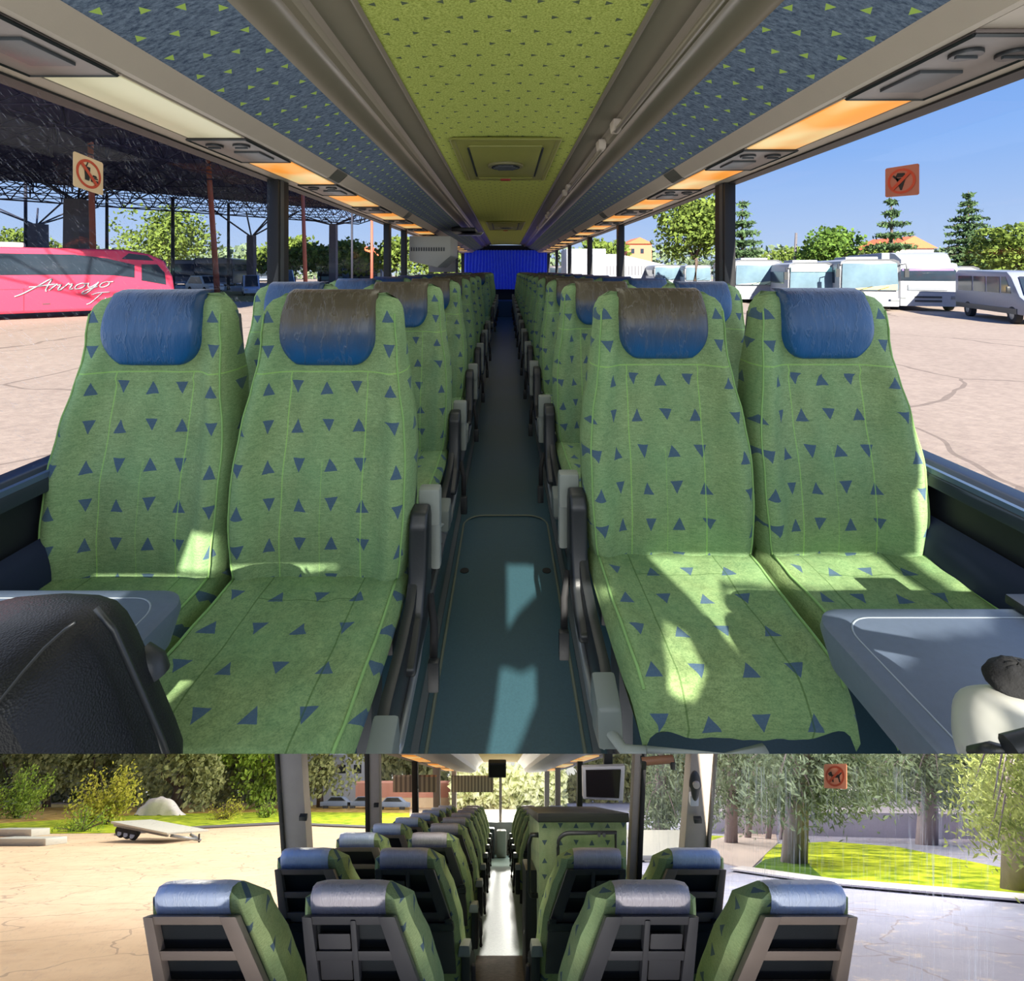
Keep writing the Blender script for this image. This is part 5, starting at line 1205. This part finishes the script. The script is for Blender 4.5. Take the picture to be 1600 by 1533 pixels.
for i, (px, pb, mt_, tw, ln) in enumerate([(20, 1264, 'leafD', .4, 0), (72, 1262, 'leafD', .5, .5), (150, 1262, 'leafD', .4, -.4), (215, 1260, 'leafD', .5, 0), (272, 1268, 'leafD', .7, 1.2), (340, 1262, 'leafD', .6, -.6), (405, 1264, 'leafG', .4, .3), (500, 1262, 'leafD', .5, 0)]):
    bigtree(['olive tree at the far left of the lower view', 'olive tree right of the green edge shrub', 'dark olive tree behind the golden shrub', 'olive tree above the white tarpaulin', 'thick double-trunked tree behind the trailer', 'tree with pale leaning trunk, left of the left post', 'yellow-green tree next to the left window post', 'olive tree right of the left window post'][i], px, pb, 9.5, 5.5, M[mt_], 70 + i, tw, ln)
hd = MB(); random.seed(90)
for i in range(26000):
    px = random.uniform(-80, 1700); D = random.uniform(88, 96); x = (px - 782) / F * D
    hd.leaf(gl(x, D, random.uniform(H0, 8.5 if (px < 700 or px > 900) else 2.0)), 1.5)
tag(hd.build('hedge_backdrop', foliage('hazy_olive_backdrop', (120, 130, 92), (196, 196, 140), .3)), 'hazy wooded band closing the view behind the lower coach', 'woods', kind='stuff')  # leaf colours paled to paint in haze
hg = gl(0, 30, H0)
tag(MB().prism([gl(-3.2, 60, H0 + .05), gl(5.5, 60, H0 + .05), gl(5.5, 26, H0 + .05), gl(-2.2, 26, H0 + .05)], (0, 0, -.05)).build('gravel_forecourt', plain('bright_gravel', rgb(250, 246, 226), .9, emit=rgb(250, 246, 226), es=.8)), 'dazzling pale gravel forecourt beyond the far windscreen', 'ground')  # gravel glows by itself in place of blown-out sunlight
random.seed(91); hd = MB()
for i in range(6000): hd.leaf(gl(random.uniform(-6, 8), random.uniform(62, 66), random.uniform(H0, 1.6 + 1.5 * random.random())), 1.0)
tag(hd.build('sunlit_hedge', foliage('glaring_hedge', (206, 214, 150), (252, 252, 226), .4)), 'glaring pale hedge beyond the far windscreen', 'hedge', kind='stuff')  # leaves coloured near white to paint in the glare
# flatbed trailer
tr = thing('flatbed_trailer', 'low white flatbed trailer with dark wheels parked on the left yard', 'trailer', qg(245, 1313), math.radians(-8)); 
L0 = tr.location
def tp(px, py, dh=0): return qg(px, py, dh)
def tl(x, y, z): return gv(x, y, z)
MB().hexa([tl(*v) for v in ((-1.6, -.9, .62), (1.7, -1.3, .62), (1.9, 1.1, .62), (-1.5, 1.3, .62), (-1.6, -.9, .72), (1.7, -1.3, .72), (1.9, 1.1, .72), (-1.5, 1.3, .72))]).build('deck', M['offwhite'], tr, bevel=.02)
MB().hexa([tl(*v) for v in ((-1.5, -.85, .50), (1.6, -1.2, .50), (1.6, -1.1, .50), (-1.5, -.75, .50), (-1.5, -.85, .62), (1.6, -1.2, .62), (1.6, -1.1, .62), (-1.5, -.75, .62))]).build('side_frame', M['alu'], tr)
for i in range(3):
    x = -1.15 + i * .38; y = -.84 - .05 * i; w_ = MB().cyl(tl(x, y - .02, .27), tl(x, y + .16, .27 + .18 * GRADE), .27, 18).build('wheel', M['tyre'], tr, bevel=.02); MB().cyl(tl(x, y - .03, .27), tl(x, y, .27), .12, 12).build('rim', M['alu'], w_)
MB().tube([tl(1.6, -1.0, .55), tl(2.8, -.6, .50)], .05, 6).build('drawbar', M['alu'], tr, smooth=True); MB().tube([tl(1.8, 0, .55), tl(2.8, -.6, .50)], .05, 6).build('drawbar', M['alu'], tr, smooth=True)
MB().cyl(tl(2.75, -.62, .1), tl(2.75, -.62, .75), .04, 8).build('jockey_wheel', M['black'], tr)
# stone blocks, tarpaulin, cars, house, fence
for i, (px, pb, w, h) in enumerate([(45, 1320, 2.4, .32), (30, 1306, 2.2, .38)]):
    b_ = qg(px, pb); o = MB(); o.hexa([gv(x, y, z) for x, y, z in ((-w / 2, -.5, 0), (w / 2, -.5, 0), (w / 2, .6, 0), (-w / 2, .6, 0), (-w / 2, -.5, h), (w / 2, -.5, h), (w / 2, .6, h), (-w / 2, .6, h))]); o = o.build('stone_block', M['offwhite'], bevel=.03); o.location = b_
    tag(o, ['long pale stone block lying front-most at the left yard edge', 'pale stone block lying behind the front one at left'][i], 'stone')
b_ = qg(243, 1275); m = MB(); m.grid(lambda u, v: gv((u - .5) * 4.2, 1.2 * v, (1.75 * math.sin(PI * min(.9999, max(.0001, u))) ** .7) * max(0, 1 - (abs(v - .5) * 2) ** 2) + .25 * noise.noise(Vector((u * 6, v * 4, 0)))), 24, 10)
o = m.build('tarpaulin', plain('pale_tarpaulin', rgb(214, 208, 206), .8), smooth=True); o.location = b_; tag(o, 'pale crumpled tarpaulin heap under the trees behind the trailer', 'tarpaulin')
for i, (px, pb) in enumerate([(524, 1264), (566, 1264), (612, 1266)]):
    b_ = qg(px, pb); o = thing('far_car', ['blue-grey car furthest left beyond the left lawn', 'blue-grey car in the middle beyond the left lawn', 'blue-grey car furthest right beyond the left lawn'][i], 'car', b_)
    MB().prism([gv(x, 0, z) for x, z in ((-1.9, .3), (-1.9, .85), (-1.1, .95), (-.6, 1.5), (.8, 1.5), (1.4, .95), (1.9, .85), (1.9, .3))], (0, 1.5, -1.5 * GRADE)).build('body', plain('blue_grey_paint_%d' % i, rgb(128, 146, 180), .4), o, bevel=.08)
    MB().prism([gv(x, -.02, z) for x, z in ((-.95, .98), (-.52, 1.42), (.72, 1.42), (1.2, .98))], (0, .01, 0)).build('side_window', M['winglass'], o)
    for x in (-1.2, 1.2): MB().cyl(gv(x, -.03, .33), gv(x, .15, .33), .33, 14).build('wheel', M['tyre'], o)
b_ = qg(528, 1258); o = thing('pale_house', 'pale blue-white house with dark windows beyond the left post', 'house', b_)
MB().box((0, 0, 4.5), (10, 3, 9)).build('walls', plain('pale_blue_wall', rgb(190, 200, 224), .8), o)
for k in range(4): MB().box((-3.5 + 2.3 * k, -1.52, 6.9), (1.1, .08, 1.2)).build('window', M['winglass'], o)
o = thing('red_fence', 'reddish boundary wall seen through the far left windows', 'wall', qg(640, 1262))
MB().box((4, 0, 2.4), (22, .3, 1.9)).build('wall_panel', plain('reddish_wall', rgb(206, 150, 136), .9), o); MB().box((4, .02, .7), (22, .3, 1.5)).build('wall_base', plain('pale_base', rgb(222, 206, 180), .9), o)

# ================================================================== LIGHT, SKY, CAMERA
SD = Vector((-.06, 1.0, -.52))
def back(p, Y=-.8): f = (p.y - Y) / SD.y; q = p - SD * f; return (q.x, q.z)
def hp_(pts, z): return [back(P(px, py, (CAMZ - z) * F / (py - 422))) for px, py in pts]
holes = [hp_([(792, 882), (868, 886), (850, 915), (810, 955), (793, 982)], 0), hp_([(782, 1043), (800, 1046), (812, 1052), (836, 1042), (837, 1095), (814, 1155), (800, 1186), (760, 1186), (774, 1110)], 0),
         hp_([(1016, 868), (1455, 869), (1590, 940), (1130, 909), (1160, 1022), (1090, 940)], .46), hp_([(1042, 974), (1075, 992), (1108, 1050), (1107, 1108), (1085, 1110), (1054, 1086), (1040, 1010)], .455),
         [back(v) for v in (P(352, 884, 1.33), P(525, 886, 1.33), P(420, 900, 1.31), P(352, 899, 1.31))], [back(v) for v in (P(298, 832, 1.31), P(338, 838, 1.31), P(338, 892, 1.31), P(272, 892, 1.31))],
         hp_([(215, 1040), (330, 1037), (272, 1085), (245, 1108)], .46), hp_([(-60, 924), (206, 921), (168, 948), (-60, 948)], .625),
         hp_([(1284, 958), (1548, 958), (1545, 984), (1432, 996), (1420, 1030), (1382, 1052), (1296, 1012)], .625)]
fb = MB(); z = -.6; dz = .004  # unseen board added behind the camera; its holes shape the sun patches
while z < 2.03:
    zc = z + dz / 2; iv = []
    for h_ in holes:
        xs = []
        for i in range(len(h_)):
            (x1, z1), (x2, z2) = h_[i], h_[(i + 1) % len(h_)]
            if (z1 > zc) != (z2 > zc): xs.append(x1 + (x2 - x1) * (zc - z1) / (z2 - z1))
        xs.sort(); iv += [(xs[k], xs[k + 1]) for k in range(0, len(xs) - 1, 2)]
    iv.sort(); x = -1.26
    for p_, q_ in iv:
        if p_ > x: fb.quad((x, -.8, z), (p_, -.8, z), (p_, -.8, z + dz), (x, -.8, z + dz))
        x = max(x, q_)
    if x < 1.26: fb.quad((x, -.8, z), (1.26, -.8, z), (1.26, -.8, z + dz), (x, -.8, z + dz))
    z += dz
fb.quad((-1.26, -.8, -4.2), (1.26, -.8, -4.2), (1.26, -.8, -.6), (-1.26, -.8, -.6))
struct(fb.build('wall_front', M['charcoal']))

def lamp(kind, name, loc, energy, col=(1, 1, 1), size=1.0, size_y=None, target=None, spread=None):
    l = bpy.data.lights.new(name, kind); l.energy = energy; l.color = col
    if kind == 'AREA':
        l.size = size
        if size_y: l.shape = 'RECTANGLE'; l.size_y = size_y
        if spread: l.spread = spread
    elif kind == 'POINT': l.shadow_soft_size = size
    o = bpy.data.objects.new(name, l); COL.objects.link(o); o.location = loc
    if target is not None: o.rotation_euler = (Vector(target) - Vector(loc)).to_track_quat('-Z', 'Y').to_euler()
    return o
s = lamp('SUN', 'sun', (0, -10, 10), 17, (1, .94, .82)); s.data.angle = .009; s.rotation_euler = SD.to_track_quat('-Z', 'Y').to_euler()
lamp('AREA', 'windscreen_fill', (0, -.60, 1.50), 24, (.95, .98, 1), 2.0, .9, (0, 2.2, .75))
for i in range(4): lamp('AREA', 'cabin_fill', (0, 2.2 + 3.0 * i, 1.93), [6, 1.6, 1.2, 2.5][i], (1, .96, .88), .6, 2.0, (0, 2.2 + 3.0 * i, 0))
for sd_ in (-1, 1): lamp('AREA', 'window_fill', (sd_ * 1.17, 1.9, 1.30), 8, (.9, .95, 1), 3.2, .7, (0, 1.9, 1.0))
lamp('POINT', 'yard_key', (3, 40, -7), 9000, (1, .94, .82), .8)
lamp('POINT', 'yard_key', (24, 24, -5), 10000, (1, .93, .80), .8)
lamp('AREA', 'yard_fill', (0, 16, -4), 3500, (.92, .96, 1), 22, 6, (0, 34, -30))
lamp('AREA', 'rear_cabin_fill', (0, -.3, -1.6), 75, (1, .98, .95), 1.8, 1.0, (0, 3, -3.6))
lamp('POINT', 'woods_key', (-12, 36, -13), 12000, (1, .95, .8), .8)
lamp('POINT', 'lawn_key', (12, 14, -9), 1500, (1, .97, .9), .5)
lamp('POINT', 'forecourt_key', (0, 50, -38), 36000, (1, .98, .9), .8)
lamp('AREA', 'lower_cabin_fill', (0, 3.2, CAMZ - GRADE * 3.2 + .5), 22, (1, .98, .92), 1.8, .6, gl(0, 4.2, -1))
lamp('AREA', 'front_glare', (0, 11.6, CAMZ - GRADE * 11.6 + .1), 14, (1, .98, .9), 2.2, 1.2, gl(0, 6, -.9))

w = bpy.data.worlds.new('world'); sc.world = w; w.use_nodes = True; nt = w.node_tree
tc = nt.nodes.new('ShaderNodeTexCoord'); sp = nt.nodes.new('ShaderNodeSeparateXYZ'); nt.links.new(tc.outputs['Generated'], sp.inputs[0])
rp = nt.nodes.new('ShaderNodeValToRGB'); e = rp.color_ramp.elements
stops = [(.0, (.75, .75, .68, 1)), (.40, (.85, .86, .80, 1)), (.485, (.80, .84, .88, 1)), (.505, rgb(190, 212, 244)), (.60, rgb(138, 182, 246)), (.75, rgb(92, 146, 236)), (1.0, rgb(60, 116, 222))]
while len(e) < len(stops): e.new(.5)
for i, (p_, c_) in enumerate(stops): e[i].position = p_; e[i].color = c_
ma = nt.nodes.new('ShaderNodeMath'); ma.operation = 'MULTIPLY_ADD'; ma.inputs[1].default_value = .5; ma.inputs[2].default_value = .5
nt.links.new(sp.outputs[2], ma.inputs[0]); nt.links.new(ma.outputs[0], rp.inputs[0]); bg = nt.nodes['Background']; nt.links.new(rp.outputs[0], bg.inputs[0]); bg.inputs[1].default_value = 1.0

cam = bpy.data.cameras.new('camera'); co = bpy.data.objects.new('camera', cam); COL.objects.link(co); sc.camera = co
co.location = (0, 0, CAMZ); co.rotation_euler = (PI / 2, 0, 0); cam.lens = 36 * F / 1600; cam.sensor_width = 36; cam.sensor_fit = 'HORIZONTAL'
cam.shift_x = 10 / 1600; cam.shift_y = -(766.5 - 422) / 1600; cam.clip_start = .02; cam.clip_end = 800
sc.view_settings.view_transform = 'Standard'; sc.view_settings.look = 'None'; sc.view_settings.exposure = 0; sc.view_settings.gamma = 1

# the near cabin stops at a sloping cut where the second cabin begins
bpy.context.view_layer.update()
N_ = Vector((0, (1178 - 422) / F, 1)).normalized(); C0 = Vector((0, 0, CAMZ))
def cut(o):
    for ch in list(o.children): cut(ch)
    if o.type != 'MESH': return
    Mw = o.matrix_world; ds = [N_.dot(Mw @ v.co - C0) for v in o.data.vertices]
    if not ds or min(ds) >= 0: return
    if max(ds) <= 0:
        if not o.children: bpy.data.objects.remove(o)
        return
    if o.data.users > 1: o.data = o.data.copy()
    bm = bmesh.new(); bm.from_mesh(o.data); Mi = Mw.inverted()
    r = bmesh.ops.bisect_plane(bm, geom=bm.verts[:] + bm.edges[:] + bm.faces[:], dist=1e-5, plane_co=Mi @ C0, plane_no=(Mi.to_3x3() @ N_).normalized(), clear_inner=True)
    ed = [g for g in r['geom_cut'] if isinstance(g, bmesh.types.BMEdge)]
    if ed:
        try: bmesh.ops.triangle_fill(bm, edges=ed, use_beauty=False)
        except Exception: pass
    bm.to_mesh(o.data); bm.free()
for o in CUT: cut(o)
